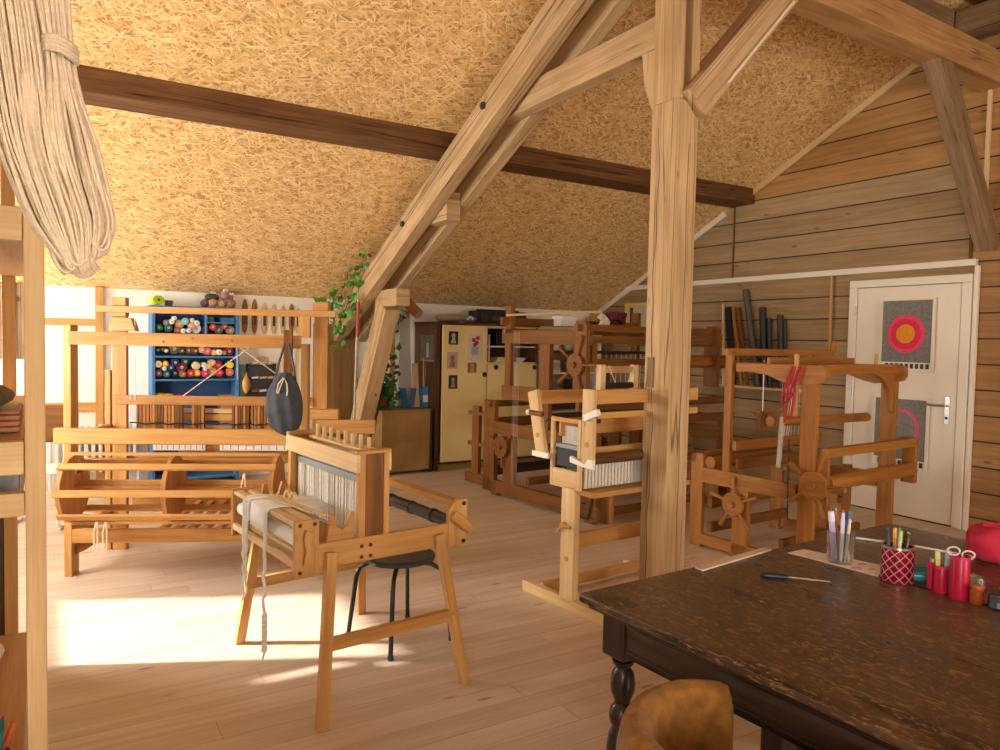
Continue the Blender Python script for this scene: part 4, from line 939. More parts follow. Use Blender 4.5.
MB().box(-.14, .14, -.006, 0, .03, .09).build('cassette_door', colmat((70, 76, 84), .2), t, .002); MB().cyl((-.3, .1, .16), (.3, .1, .16), .012).build('carry_handle', M['charcoal'], t)
t = item('cloth_bundle', 'folded grey beige cloth bundle on top left of the cream cupboard', 'cloth', (4.12, 7.78, 1.716))
m = MB(); m.ball((-.08, 0, .05), .1, (2.0, 1.2, .5), 18, 10); m.build('cloth', colmat((170, 156, 136)), t); MB().ball((.16, -.02, .045), .07, (1.5, 1.2, .62), 16, 8).build('cloth', colmat((140, 132, 120)), t); MB().tube([(.1, -.1, .03), (.13, -.12, .07), (.17, -.11, .04)], .012).build('tie', M['cotton'], t)
t = item('book', 'orange spined book leaning at the left of the cupboard shelf', 'book', (4.50, 7.66, 1.254)); MB().box(0, .025, 0, .18, 0, .33).build('cover', colmat((206, 130, 80), .6), t, .002); MB().box(.003, .022, -.002, .175, .004, .326).build('pages', M['paper'], t)
t = item('box_file', 'black box file on the upper shelf of the cream cupboard', 'box', (4.62, 7.68, 1.449)); MB().box(0, .42, 0, .3, 0, .17).build('box_body', M['black'], t, .004); MB().box(.1, .2, -.003, 0, .05, .1).build('label_holder', M['greysteel'], t)
t = item('paper_pile', 'loose pile of cream papers on the lower cupboard shelf', 'paper', (4.60, 7.66, 1.254))
for k in range(5): MB().box(.0+.01*k, .26-.01*k, 0, .2, .012*k, .012*k+.01).build('sheet', M['paper'] if k % 2 else colmat((226, 200, 140), .7), t)
t = item('white_dish', 'white dish on the lower cupboard shelf right of the papers', 'dish', (5.0, 7.74, 1.254)); MB().lathe([(.04, 0), (.05, .01), (.09, .05), (.085, .052), (.045, .015), (.001, .012)], n=20).build('dish', M['whitemetal'], t); MB().lathe([(.03, 0), (.001, .012)], (0, 0, .03), n=12).build('contents', M['yarn'], t)
# second open shelf further right
w2 = thing('shelf_unit', 'white open shelf right of the cream cupboard, seen through the dark loom', 'shelf', (5.42, 7.72, 0))
for x in (0, .83): bx('side_panel', M['white'], w2, x, x+.025, 0, .42, 0, 1.62)
bx('back_panel', colmat((196, 170, 124), .7), w2, .025, .83, .40, .42, .0, 1.6)
for z in (.1, .6, .85, 1.10, 1.38, 1.60): bx('shelf', M['white'], w2, .025, .83, 0, .4, z, z+.02)
for (x, z, kind, rgb, lab) in ((.12, 1.40, 'box', (238, 232, 222), 'white box on the white shelf, top left'), (.12, 1.12, 'stack', (214, 196, 170), 'pile of folded beige cloth on the white shelf, second compartment'), (.12, .87, 'stack', (150, 130, 112), 'pile of folded brown cloth on the white shelf, third compartment'),
        (.40, 1.40, 'vase', (206, 200, 188), 'pale round vase at the middle of the white shelf'), (.62, 1.40, 'vase', (176, 182, 176), 'grey green vase at the right of the white shelf'), (.50, 1.12, 'box', (176, 120, 76), 'brown box in the second compartment of the white shelf'), (.70, 1.12, 'box', (206, 160, 100), 'tan box at the right in the second compartment'), (.5, .87, 'box', (90, 64, 50), 'dark box in the third compartment of the white shelf')):
    if kind == 'box':
        t = item('storage_box', lab, 'box', (5.42+x, 7.76, z)); MB().box(-.08, .1, 0, .2, 0, .12).build('box_body', colmat(rgb, .7), t, .004); MB().box(-.084, .104, -.004, .204, .12, .15).build('lid', colmat(rgb, .6), t, .004)
    elif kind == 'vase':
        t = item('vase', lab, 'vase', (5.42+x, 7.86, z)); MB().lathe([(.04, 0), (.08, .04), (.10, .10), (.08, .16), (.05, .19), (.055, .2), (.045, .2), (.001, .15)], n=22).build('vase_body', colmat(rgb, .4), t)
    else:
        t = item('folded_cloth', lab, 'cloth', (5.42+x, 7.76, z))
        for k in range(4): MB().box(-.08+.004*k, .12-.006*k, 0, .22, .04*k, .04*k+.038).build('fold', colmat(tuple(min(255, int(v*(1.12-.1*(k % 3)))) for v in rgb)), t, .014)
# yellow frame on the gable, behind the post
t = item('picture_frame', 'thin yellow frame on the gable wall left of the post', 'frame', (XG-.02, 7.25, 1.86))
for b_ in ((-.02, 0, -.36, .36, .15, .18), (-.02, 0, -.36, .36, -.16, -.13), (-.02, 0, -.36, -.33, -.13, .15), (-.02, 0, .33, .36, -.13, .15)): MB().box(*b_).build('frame_bar', colmat((224, 196, 60), .5), t, .002)
MB().box(-.012, 0, -.33, .33, -.13, .15).build('picture', colmat((196, 180, 150), .7), t); MB().box(-.015, -.01, .2, .26, -.12, .12).build('dark_strip', M['walnut'], t)

# ---------------------------------------------------------------- chest and the things on it
ch = thing('chest', 'long low chest covered with brown burlap, left of the cream cupboard', 'chest', (3.20, 7.56, 0), 4)
MB().box(-.09, .52, 0, .46, .03, .70).build('chest_body', M['burlap'], ch, .01); MB().box(-.095, .53, -.01, .47, .70, .72).build('lid', M['burlap'], ch, .006)
bx('corner_post', M['oak'], ch, .52, .545, -.01, .5, 0, .72)
for x in (-.08, .45): bx('foot', M['oak'], ch, x, x+.06, .02, .08, 0, .03)
ZT_ = .722
tag(at(MB().box(-.028, .028, 0, .03, 0, 1.02).build('orange_board', P, None, .003), (3.36, 7.86, ZT_)), 'tall narrow honey-coloured board standing on the chest by the ivy', 'board')
t = item('paper_roll', 'grey sheet rolled into a tall cone, leaning behind the chest', 'roll', (3.55, 7.93, ZT_), 0); MB().beam((0, 0, 0), (.02, .1, 1.12), .17, .02, up=(0, 1, 0), w1=.13).build('sheet', colmat((170, 164, 156), .6), t, .006)
t = item('wooden_roller', 'short wooden roller with grey end lying high behind the chest', 'roller', (3.60, 7.90, ZT_+1.07)); MB().cyl((-.05, .05, .16), (.06, -.08, .0), .06, n=18).build('roller', M['beech'], t); MB().cyl((.06, -.08, .0), (.0645, -.0854, -.0055), .058, n=18).build('end_cap', colmat((176, 168, 156), .6), t)
for i, (x, rz, rgb, lab) in enumerate(((3.50, 12, (44, 110, 176), 'blue folder standing on the chest, leftmost'), (3.575, -18, (36, 84, 140), 'dark blue folder leaning slanted on the chest'), (3.77, 0, (52, 124, 190), 'bright blue file box with sticks on the right end of the chest'))):
    t = item('file_box', lab, 'folder', (x, 7.80, ZT_), rz, 'blue folders on the chest')
    if i < 2: MB().beam((0, 0, 0), (.03 if i else -.01, .05, .22), .085-.03*i, .02, up=(0, 1, 0)).build('cover', colmat(rgb, .5), t, .002); MB().beam((.0, .012, .004), (.03 if i else -.01, .062, .216), .075-.03*i, .012, up=(0, 1, 0)).build('pages', M['paper'], t)
    else: MB().box(-.065, .065, 0, .005, 0, .24).box(-.065, .065, .09, .095, 0, .2).box(-.065, -.06, .005, .09, 0, .22).box(.06, .065, .005, .09, 0, .22).box(-.06, .06, .005, .09, 0, .005).build('box_body', colmat(rgb, .5), t, .002); MB().box(-.05, .02, -.003, 0, .06, .14).build('label_patch', M['paper'], t)
for i, (x, dx, h_, r_, mt, lab) in enumerate(((3.735, .02, .58, .006, M['pine_pale'], 'thin pale stick in the bright blue file box, leaning right'), (3.745, .04, .52, .006, M['pine'], 'thin brown stick in the bright blue file box, upright'))):
    t = tag(MB().cyl((x, 7.845, ZT_+.01), (x+dx, 7.87, ZT_+h_), r_, n=8).build('stick', mt), lab, 'stick')
tag(MB().beam((3.66, 7.84, ZT_), (3.70, 8.0, ZT_+.50), .07, .016, up=(0, 1, 0)).build('pale_board', M['pine_pale'], None, .002), 'short pale board leaning between the blue folders', 'board')
t = item('wall_photo', 'old black and white group photo stuck on the dark side of the cupboard', 'picture', (3.777, 7.84, 0)); MB().box(-.003, .0, -.20, .17, 1.27, 1.56).build('print', colmat((92, 84, 74), .4, .5, 14), t)
MB().box(-.005, -.003, -.06, .0, 1.30, 1.47).build('standing_figure', colmat((190, 180, 166), .5), t); MB().box(-.005, -.003, -.20, .17, 1.255, 1.27).build('lower_edge', colmat((150, 140, 120), .5), t)
t = item('broom_pole', 'white pole with a red sleeve leaning on the sloping strut', 'pole', (0, 0, 0)); MB().cyl((2.80, 7.60, .0), (2.722, 7.28, 1.97), .012, n=10).build('pole', colmat((196, 184, 168), .7, .3), t); MB().cyl((2.742, 7.345, 1.52), (2.728, 7.286, 1.88), .018, n=12).build('red_sleeve', colmat((168, 74, 66), .7, .3), t)
# ivy
def ivy(nm, lab, stems, nleaf, spread, size, mats, pot=None):
    t = thing(nm, lab, 'plant', (0, 0, 0))
    ms, ml = MB(), MB()
    for st_ in stems:
        ms.tube(st_, .005, 6, .002)
        for k in range(nleaf):
            f = random.random()*(len(st_)-1); i = int(f); p = Vector(st_[i]).lerp(Vector(st_[min(i+1, len(st_)-1)]), f-i)
            p = p + Vector((random.gauss(0, spread), random.gauss(0, spread), random.gauss(0, spread)))
            s_ = size*random.uniform(.6, 1.2); d = Vector((random.gauss(0, .6), -.8+random.gauss(0, .4), random.gauss(-.3, .5))).normalized(); a = d.orthogonal().normalized()
            a = (Matrix.Rotation(random.uniform(0, 6.28), 3, d) @ a); b_ = d.cross(a)
            o = [p, p+a*s_*.35+b_*s_*.42, p+a*s_*.75+b_*s_*.26, p+a*s_*1.1-d*s_*.15, p+a*s_*.75-b_*s_*.26, p+a*s_*.35-b_*s_*.42]
            mid = p+a*s_*.5+d*s_*.10
            vs = [ml.bm.verts.new(q) for q in o]; vm = ml.bm.verts.new(mid)
            for j in range(6): ml.bm.faces.new((vs[j], vs[(j+1) % 6], vm))
    ms.build('stem', M['leaf2'], t); ml.build('foliage', mats, t, recalc=False); return t
ivy('climbing_plant', 'light green creeper trailing down the sloping timber strut', [[(2.73, 7.05, 2.34), (2.68, 7.3, 2.16), (2.62, 7.6, 1.95), (2.57, 7.8, 1.75)], [(2.72, 7.2, 2.2), (2.71, 7.4, 2.02), (2.70, 7.6, 1.8), (2.69, 7.75, 1.55), (2.68, 7.8, 1.35)], [(2.74, 7.25, 2.1), (2.74, 7.4, 1.9), (2.73, 7.5, 1.7)], [(2.60, 7.7, 1.95), (2.62, 7.75, 1.7), (2.64, 7.8, 1.45)]], 30, .055, .075, M['leaf'])
iv = ivy('potted_ivy', 'dark green ivy growing on the chest beside the leaning stud', [[(3.20, 7.72, .80), (3.19, 7.75, 1.0), (3.26, 7.78, 1.3), (3.36, 7.80, 1.6), (3.40, 7.8, 1.85)], [(3.20, 7.7, .80), (3.1, 7.66, .95), (3.12, 7.65, 1.12)], [(3.20, 7.7, .80), (3.28, 7.66, .95), (3.30, 7.68, 1.1)], [(3.20, 7.7, .80), (3.16, 7.68, .85), (3.2, 7.64, 1.0)]], 46, .06, .075, M['leaf2'])
MB().lathe([(.07, 0), (.09, .12), (.1, .14), (.085, .14), (.001, .12)], (3.2, 7.75, ZT_), n=20).build('pot', colmat((130, 74, 48), .7), iv)

# ================================================================ GABLE WALL THINGS
t = thing('wall_shelf', 'thin white ledge on the gable boards behind the right loom', 'shelf', (XG-.06, 5.3, 1.06)); MB().box(-.07, .06, -.46, .56, -.012, .012, ax=(0, 1, 0)).build('board', M['pine_pale'], t, .002)
for y in (-.38, .45): MB().prism([(.06, y, -.012), (-.04, y, -.012), (.06, y, -.09)], (0, .02, 0)).build('bracket', M['greysteel'], t)
RZ = 1.073
def reed(nm, y0, y1, zt, w_, d_, mt, lab, cap=None, rod=False):
    t = thing(nm, lab, 'stick', (0, 0, 0), 0, 'sticks leaning on the gable boards')
    if rod: MB().cyl((XG-.085, y0, RZ), (XG-.035, y1, zt), w_, n=14).build('tube', mt, t); MB().cyl((XG-.035, y1, zt), (XG-.0345, y1+.0001, zt+.006), w_*.8, n=14).build('end_cap', M['charcoal'], t)
    else: MB().beam((XG-.085, y0, RZ), (XG-.03, y1, zt), d_, w_, up=(0, 1, 0)).build('board', mt, t, .002)
    return t
reed('reed_board', 5.84, 5.93, 1.98, .02, .03, M['pine_pale'], 'narrow pale board leaning on the gable boards, leftmost of the group')
reed('reed_board', 5.70, 5.86, 1.94, .075, .02, M['black'], 'flat black board leaning just right of the pale one')
reed('reed_board', 5.58, 5.78, 1.94, .035, .03, M['beech'], 'slanted brown board leaning right of the flat black board')
reed('reed_board', 5.50, 5.71, 1.93, .035, .03, M['brown'], 'second slanted brown board, touching the first one')
reed('reed_tube', 5.36, 5.615, 2.12, .034, 0, colmat((84, 76, 66), .5), 'longest grey black tube leaning on the gable boards', rod=True)
reed('reed_tube', 5.27, 5.38, 1.92, .035, 0, M['charcoal'], 'medium black tube leaning right of the longest one', rod=True)
reed('reed_tube', 5.21, 5.29, 1.80, .022, 0, M['charcoal'], 'thin short black tube behind the medium one', rod=True)
reed('reed_tube', 5.06, 5.15, 1.835, .032, 0, colmat((64, 58, 54), .5), 'rightmost black tube of the group on the gable boards', rod=True)
reed('reed_tube', 5.01, 5.09, 1.78, .018, 0, M['charcoal'], 'very thin tube touching the rightmost black tube', rod=True)
t = thing('spool', 'small brown spool on the thin white ledge', 'spool', (XG-.09, 4.98, RZ)); MB().cyl((0, 0, 0), (0, 0, .055), .018, n=12).build('thread', colmat((130, 96, 60)), t); MB().cyl((0, 0, .055), (0, 0, .065), .024, n=12).build('rim', P, t)
# weavings on the door
gw = plain('grey_weave', (128, 126, 122), .9, noise=.22, scale=60, bump=.3)
def weaving(yc, zc_, w_, h_, cy, cz, r1, r2, lab, c1, c2):
    t = thing('woven_picture', lab, 'weaving', (XG-.05, yc, zc_), 0, 'weavings on the door')
    MB().box(-.010, .0, -w_/2, w_/2, -h_/2, h_/2).build('woven_field', gw, t, .002)
    for b_ in ((-.018, .0, -w_/2-.02, w_/2+.02, h_/2, h_/2+.016), (-.018, .0, -w_/2-.02, w_/2+.02, -h_/2-.085, -h_/2-.07), (-.018, .0, -w_/2-.02, -w_/2, -h_/2-.07, h_/2), (-.018, .0, w_/2, w_/2+.02, -h_/2-.07, h_/2)): MB().box(*b_).build('frame_strip', M['doorwhite'], t)
    m = MB().cyl((-.014, cy-yc, cz-zc_), (-.0105, cy-yc, cz-zc_), r1, n=40) if c2 else MB().pipe((-.014, cy-yc, cz-zc_), (-.0105, cy-yc, cz-zc_), r1, r2, 40)
    mo = m.build('round_motif', colmat(c1, .9), t)
    if c2:
        MB().pipe((-.0165, cy-yc, cz-zc_), (-.014, cy-yc, cz-zc_), r1*.80, r2, 40).build('ring_band', colmat((222, 50, 84), .9), mo); MB().cyl((-.0165, cy-yc, cz-zc_), (-.014, cy-yc, cz-zc_), r2, n=36).build('centre', colmat(c2, .9), mo)
    for i in range(9): MB().box(-.012, -.004, -w_/2+.02+i*(w_-.04)/9, -w_/2+.02+(i+.55)*(w_-.04)/9, -h_/2-.055, -h_/2-.012).build('tassel', M['walnut'], t)
    MB().box(-.004, .004, -w_/2, w_/2, -h_/2-.07, -h_/2).build('hem', M['cotton'], t)
weaving(3.785, 1.665, .45, .55, 3.79, 1.642, .17, .085, 'upper grey weaving on the door with a red and orange disc', (236, 76, 110), (232, 150, 40))
weaving(3.81, .79, .47, .54, 3.81, .80, .178, .145, 'lower grey weaving on the door with a thin pink ring', (208, 96, 130), None)

# ================================================================ TABLES
tb = thing('table', 'dark antique oak table with turned legs in the foreground', 'table', (1.308, 1.686, 0), 3)
def top(x0, x1, y0, y1, par, mat):
    MB().box(x0, x1, y0, y1, .752, .78, ax=(0, 1, 0)).build('tabletop', mat, par, .009, seg=3)
    MB().box(x0+.02, x1-.02, y0+.02, y1-.02, .737, .752, ax=(0, 1, 0)).build('edge_moulding', M['oak_leg'], par, .006)
M['oak_top'] = wood('oak_tabletop', (112, 76, 50), (52, 33, 22), .28, .0, .0, grain=1.0, var=.02)
# flecked grain of the old top
_k = NT('flecked_oak'); _uv = _k.n('UVMap', uv_map='grain').outputs[0]
_a = _k.n('TexNoise', inp={'Vector': _k.n('Mapping', inp={'Vector': _uv, 'Scale': (2.2, 9., 1)}).outputs[0], 'Scale': 1., 'Detail': 5., 'Distortion': 1.}).outputs[0]
_b = _k.n('TexNoise', inp={'Vector': _k.n('Mapping', inp={'Vector': _uv, 'Rotation': (0, 0, .5), 'Scale': (22., 60., 1)}).outputs[0], 'Scale': 1., 'Detail': 2., 'Distortion': 2.2}).outputs[0]
_c = _k.n('TexNoise', inp={'Vector': _k.n('Mapping', inp={'Vector': _uv, 'Scale': (6., 140., 1)}).outputs[0], 'Scale': 1.}).outputs[0]
_f = _k.math('ADD', _k.math('MULTIPLY', _a, .6), _k.math('MULTIPLY', _c, .4))
_col = _k.ramp(_f, [(.35, lin((44, 30, 21))), (.68, lin((92, 66, 46)))])
_col = _k.mix(_k.ramp(_b, [(.55, (0, 0, 0, 1)), (.66, (.8, .8, .8, 1))]), _col, lin((146, 110, 70)))
_k.link(_col, _k.b.inputs['Base Color']); _k.link(_k.ramp(_a, [(.3, (.24, .24, .24, 1)), (.7, (.40, .40, .40, 1))]), _k.b.inputs['Roughness'])
_k.bump(_f, .10, .004); FO = _k.m
top(0, .93, -2.4, 0, tb, FO)
bx('apron', M['oak'], tb, .055, .08, -2.3, -.07, .635, .737); bx('apron', M['oak'], tb, .85, .875, -2.3, -.07, .625, .737); bx('apron', M['oak'], tb, .07, .86, -.085, -.06, .625, .737)
bx('apron_bead', M['oak_leg'], tb, .048, .056, -2.3, -.15, .63, .65); bx('apron_bead', M['oak_leg'], tb, .048, .056, -2.3, -.15, .715, .73)
LEG = [(.028, 0), (.04, .02), (.04, .05), (.03, .065), (.036, .19), (.05, .205), (.03, .225), (.042, .245), (.056, .29), (.058, .34), (.050, .385), (.036, .405), (.048, .42), (.052, .44), (.046, .46), (.030, .475), (.036, .49), (.048, .51), (.05, .535), (.042, .565), (.028, .58), (.042, .59), (.046, .60), (.03, .605), (.04, .615)]
for x, y in ((.09, -.10), (.84, -.10), (.09, -2.25), (.84, -2.25)):
    lg = MB().lathe([(r*.72, z) for r, z in LEG], (x, y, 0), n=24).build('leg', M['oak_leg'], tb)
    MB().box(x-.045, x+.045, y-.045, y+.045, .612, .737).build('leg_block', M['oak_leg'], lg, .008); MB().box(x-.045, x+.045, y-.045, y+.045, .07, .19).build('leg_block', M['oak_leg'], lg, .012)
t2 = thing('table', 'second dark table standing flush behind the antique oak table', 'table', (2.25, 1.732, 0), 3)
MB().box(.003, .74, -2.4, 0, .752, .78, ax=(0, 1, 0)).build('tabletop', FO, t2, .006); bx('apron', M['oak'], t2, .05, .70, -.07, -.045, .66, .752); bx('apron', M['oak'], t2, .66, .685, -2.3, -.07, .66, .752)
for x, y in ((.09, -.09), (.65, -.09), (.09, -2.3), (.65, -2.3)): MB().lathe([(.03, 0), (.045, .05), (.055, .12), (.05, .18), (.032, .21), (.045, .235), (.03, .26), (.035, .50), (.052, .54), (.052, .66)], (x, y, 0), n=18).build('leg', M['oak_leg'], t2)
ZTB = .781
# ---- things on the tables
def pen(x, y, z, dx, dy, l, r, rgb, lab, group, tip=None):
    t = thing('pen', lab, 'pen', (x, y, z), 0, group); d = Vector((dx, dy, 1)).normalized()
    MB().lathe([(r*.3, 0), (r, .012), (r, l*.86), (r*.8, l*.87), (r*.8, l*.985), (r*.35, l)], (0, 0, 0), d, 10).build('barrel', colmat(rgb, .35, 0, bump=0), t)
    if tip: MB().cyl(d*l*.8, d*l*1.0, r*1.12, r*.95, 10).build('cap', colmat(tip, .35, 0, bump=0), t)
    return t
cup = thing('pen_cup', 'clear plastic cup full of pens on the drawing paper', 'cup', (2.285, 1.515, ZTB))
MB().skin and None
m = MB(); m.skin([m.ring((0, 0, z), r, 28, (0, 0, 1)) for r, z in ((.040, .0), (.042, .004), (.045, .105), (.0425, .105), (.0395, .006), (.001, .006))], ax=(0, 0, 1)); m.build('cup_body', M['glass'], cup)
PN = [(-.024, .012, -.10, .06, .165, .0085, (206, 190, 226), 'lilac ruler-like pen at the left of the clear cup', (230, 224, 240)), (-.012, -.012, -.06, -.05, .165, .006, (222, 214, 230), 'pale violet pen at the front left of the clear cup', None), (.0, .02, -.02, .1, .165, .005, (24, 34, 70), 'navy pen at the back of the clear cup', (20, 24, 40)), (.004, -.018, .03, -.06, .155, .005, (60, 120, 190), 'light blue pen leaning right in the clear cup', None), (.014, -.006, .05, -.02, .16, .005, (40, 90, 170), 'mid blue pen in the middle of the clear cup', (30, 60, 120)), (.02, .014, .10, .04, .165, .0045, (200, 60, 40), 'red pen at the back right of the clear cup', None), (.028, .0, .12, .0, .165, .005, (60, 150, 60), 'green pen at the right of the clear cup', (40, 120, 50)), (.012, .024, .05, .12, .168, .0045, (220, 130, 50), 'orange pencil at the back of the clear cup', None), (-.004, -.026, .0, -.1, .145, .0045, (226, 214, 180), 'cream pencil at the front of the clear cup', None), (-.016, .024, -.05, .1, .158, .0045, (40, 110, 120), 'teal pencil at the back left of the clear cup', None)]
for dx, dy, ax_, ay_, l, r, rgb, lab, tp in PN: pen(2.285+dx*.7, 1.515+dy*.7, ZTB+.008, ax_, ay_, l, r*1.2, rgb, lab, 'pens in the clear cup', tp)
tin = thing('pen_tin', 'shiny red tin with white lattice pattern holding pens', 'tin', (2.262, 1.305, ZTB), 20)
_k = NT('lattice_tin'); _tc = _k.n('TexCoord').outputs['Object']; _x, _y, _z = _k.n('SeparateXYZ', inp={0: _tc}).outputs
_ang = _k.math('MULTIPLY', _k.math('ARCTAN2', _y, _x), 5.0); _zz = _k.math('MULTIPLY', _z, 105.)
_s1 = _k.math('ABSOLUTE', _k.math('SINE', _k.math('ADD', _ang, _zz))); _s2 = _k.math('ABSOLUTE', _k.math('SINE', _k.math('SUBTRACT', _ang, _zz)))
_ln = _k.math('MINIMUM', _s1, _s2)
_k.link(_k.ramp(_ln, [(.12, lin((220, 180, 186))), (.24, lin((156, 18, 44)))]), _k.b.inputs['Base Color']); _k.b.inputs['Roughness'].default_value = .18; _k.b.inputs['Metallic'].default_value = .35
m = MB(); m.skin([m.ring((0, 0, z), r, 36, (0, 0, 1)) for r, z in ((.046, 0), (.0475, .003), (.0475, .108), (.045, .11), (.044, .108), (.044, .004), (.001, .004))], ax=(0, 0, 1)); m.build('tin_body', _k.m, tin)
MB().pipe((0, 0, .105), (0, 0, .112), .0485, .0445, 30).build('rim', M['steel'], tin)
TN = [(-.028, .01, -.08, .05, (40, 40, 44), 'black pen at the left of the lattice tin', None), (-.02, -.012, -.04, -.06, (206, 206, 150), 'pale yellow pen at the front left of the lattice tin', (180, 200, 130)), (-.012, .018, -.05, .08, (60, 130, 170), 'blue pen at the back left of the lattice tin', None), (-.002, -.022, .0, -.1, (70, 44, 34), 'dark brown pen at the front of the lattice tin', None), (.006, .012, .03, .06, (222, 150, 60), 'orange pen in the middle of the lattice tin', (240, 170, 80)), (.014, -.014, .05, -.07, (206, 220, 170), 'pale green pen at the front right of the lattice tin', None), (.022, .012, .09, .05, (40, 120, 110), 'green teal pen at the right of the lattice tin', None), (.03, -.002, .12, .0, (20, 40, 50), 'dark pen at the far right of the lattice tin', None)]
for dx, dy, ax_, ay_, rgb, lab, tp in TN: pen(2.262+dx*.75, 1.305+dy*.75, ZTB+.006, ax_, ay_, random.uniform(.142, .158), .0058, rgb, lab, 'pens in the lattice tin', tp)
pp = thing('drawing_paper', 'white sheet with faint coloured drawing under the clear cup', 'paper', (2.29, 1.53, ZTB-.0005), 0)
m = MB().hexa([(-.075, .14, 0), (-.045, -.175, 0), (.085, -.115, 0), (.015, .14, 0), (-.075, .14, .001), (-.045, -.175, .001), (.085, -.115, .001), (.015, .14, .001)]); m.build('sheet', M['paper'], pp)
for i, (x, y, r, rgb) in enumerate(((-.03, -.09, .025, (226, 170, 180)), (.01, -.12, .018, (232, 180, 150)), (.03, -.07, .02, (214, 160, 190)), (-.03, .09, .014, (230, 190, 180)))):
    MB().lathe([(r, .0012), (r, .0016)], (x, y, 0), n=14, sc=(1, .6)).build('coloured_mark', colmat(rgb, .8), pp)
tag(MB().hexa([(1.78, 1.655, ZTB), (2.18, 1.712, ZTB), (2.187, 1.742, ZTB), (1.783, 1.69, ZTB), (1.78, 1.655, ZTB+.006), (2.18, 1.712, ZTB+.006), (2.187, 1.742, ZTB+.006), (1.783, 1.69, ZTB+.006)]).build('wooden_ruler', colmat((206, 190, 166), .6), None, .001), 'pale wooden strip lying at the far left edge of the table', 'strip')
kn = thing('screwdriver', 'small tool with blue black handle lying on the oak table', 'tool', (1.895, 1.525, ZTB+.009), -43)
MB().lathe([(.004, 0), (.008, .005), (.0095, .03), (.008, .055), (.0095, .07), (.006, .082), (.004, .086)], (0, 0, 0), (1, 0, 0), 12).build('handle', colmat((22, 38, 58), .35), kn); MB().cyl((.086, 0, 0), (.205, 0, -.004), .0032, .002, 8).build('shaft', M['steel'], kn)
def can(nm, x, y, r, h_, lab, rgb=(170, 16, 56)):
    t = thing(nm, lab, 'holder', (x, y, ZTB), 0, 'crimson holders on the table'); m = MB()
    m.skin([m.ring((0, 0, z), q, 28, (0, 0, 1)) for q, z in ((r*.97, 0), (r, .003), (r, h_-.002), (r*.98, h_), (r*.9, h_), (r*.9, .01), (.001, .01))], ax=(0, 0, 1)); m.build('holder_body', colmat(rgb, .3, .02, bump=0), t); MB().pipe((0, 0, h_-.008), (0, 0, h_+.001), r*1.02, r*.93, 24).build('rim', colmat((196, 40, 80), .3, 0, bump=0), t); return t
can('pencil_holder', 2.262, 1.120, .0255, .125, 'tallest crimson cylinder holder, with scissors in it'); can('pencil_holder', 2.270, 1.176, .020, .080, 'middle crimson cylinder holder, with highlighters in it'); can('pencil_holder', 2.284, 1.212, .0125, .080, 'thinnest crimson cylinder holder, leftmost of the three')
pen(2.264, 1.181, ZTB+.011, -.03, .03, .112, .007, (214, 222, 120), 'lime highlighter in the middle crimson holder', 'markers in the crimson holder', (226, 232, 160)); pen(2.276, 1.170, ZTB+.011, .06, -.04, .116, .007, (170, 186, 206), 'grey blue marker in the middle crimson holder', 'markers in the crimson holder', (200, 210, 220))
tag(MB().cyl((2.284, 1.212, ZTB+.011), (2.284, 1.212, ZTB+.090), .007, n=12).build('silver_pen', M['steel']), 'silver pen stub in the thinnest crimson holder', 'pen')
scs = thing('scissors', 'scissors with pale loop handles in the tallest crimson holder', 'scissors', (2.262, 1.120, ZTB), -40)
MB().beam((-.006, 0, .012), (-.01, 0, .122), .01, .003).build('blade', M['steel'], scs); MB().beam((.006, .004, .012), (.01, .004, .122), .01, .003).build('blade', M['steel'], scs)
for sx, z in ((-1, .138), (1, .128)): MB().tube([(sx*.020+.017*math.cos(q*PI/8), 0, z+.012*math.sin(q*PI/8)) for q in range(17)], .0028, 6).build('finger_loop', colmat((206, 190, 190), .4), scs)
jr = thing('glue_pot', 'small amber brown pot next to the tallest crimson holder', 'pot', (2.262, 1.072, ZTB)); MB().lathe([(.016, 0), (.0175, .004), (.0175, .040), (.013, .045)], n=20).build('pot_body', colmat((150, 66, 24), .2, .05, bump=0), jr); MB().cyl((0, 0, .045), (0, 0, .053), .0135, n=18).build('lid', colmat((170, 84, 34), .3), jr)
tp = thing('tape_dispenser', 'clear plastic tape roll behind the amber pot', 'tape', (2.36, 1.12, ZTB)); MB().pipe((0, -.012, .028), (0, .012, .028), .028, .018, 24).build('tape', M['glass'], tp); MB().pipe((0, -.010, .028), (0, .010, .028), .0178, .014, 24).build('core', colmat((214, 206, 190), .5), tp)
bk = thing('hole_punch', 'small black gadget with grey keys at the right edge', 'gadget', (2.285, 1.02, ZTB), 25); MB().box(-.035, .035, -.03, .03, 0, .044).build('body', M['black'], bk, .005); MB().box(-.036, -.035, -.018, .008, .006, .022).build('grey_plate', colmat((90, 100, 116), .4), bk)
MB().tube([(-.01, -.01, .044), (-.005, -.005, .058), (.01, 0, .060), (.02, .0, .044)], .003, 6).build('clip', M['steel'], bk)
te = thing('pouch', 'teal cloth pouch between the lattice tin and the crimson holders', 'pouch', (2.32, 1.245, ZTB), -50); MB().prism([(-.06, 0, 0), (.055, 0, 0), (.055, 0, .022), (.02, 0, .036), (-.06, 0, .026)], (0, .07, 0), ax=(1, 0, 0)).build('pouch_body', colmat((24, 104, 112), .8), te, .008); MB().box(-.055, .05, -.002, .0, .018, .021).build('zip', M['greysteel'], te)
bgm = thing('cloth_bag', 'crumpled crimson cloth bag at the right edge of the table', 'bag', (2.85, 1.21, ZTB), -58)
m = MB(); rings = []
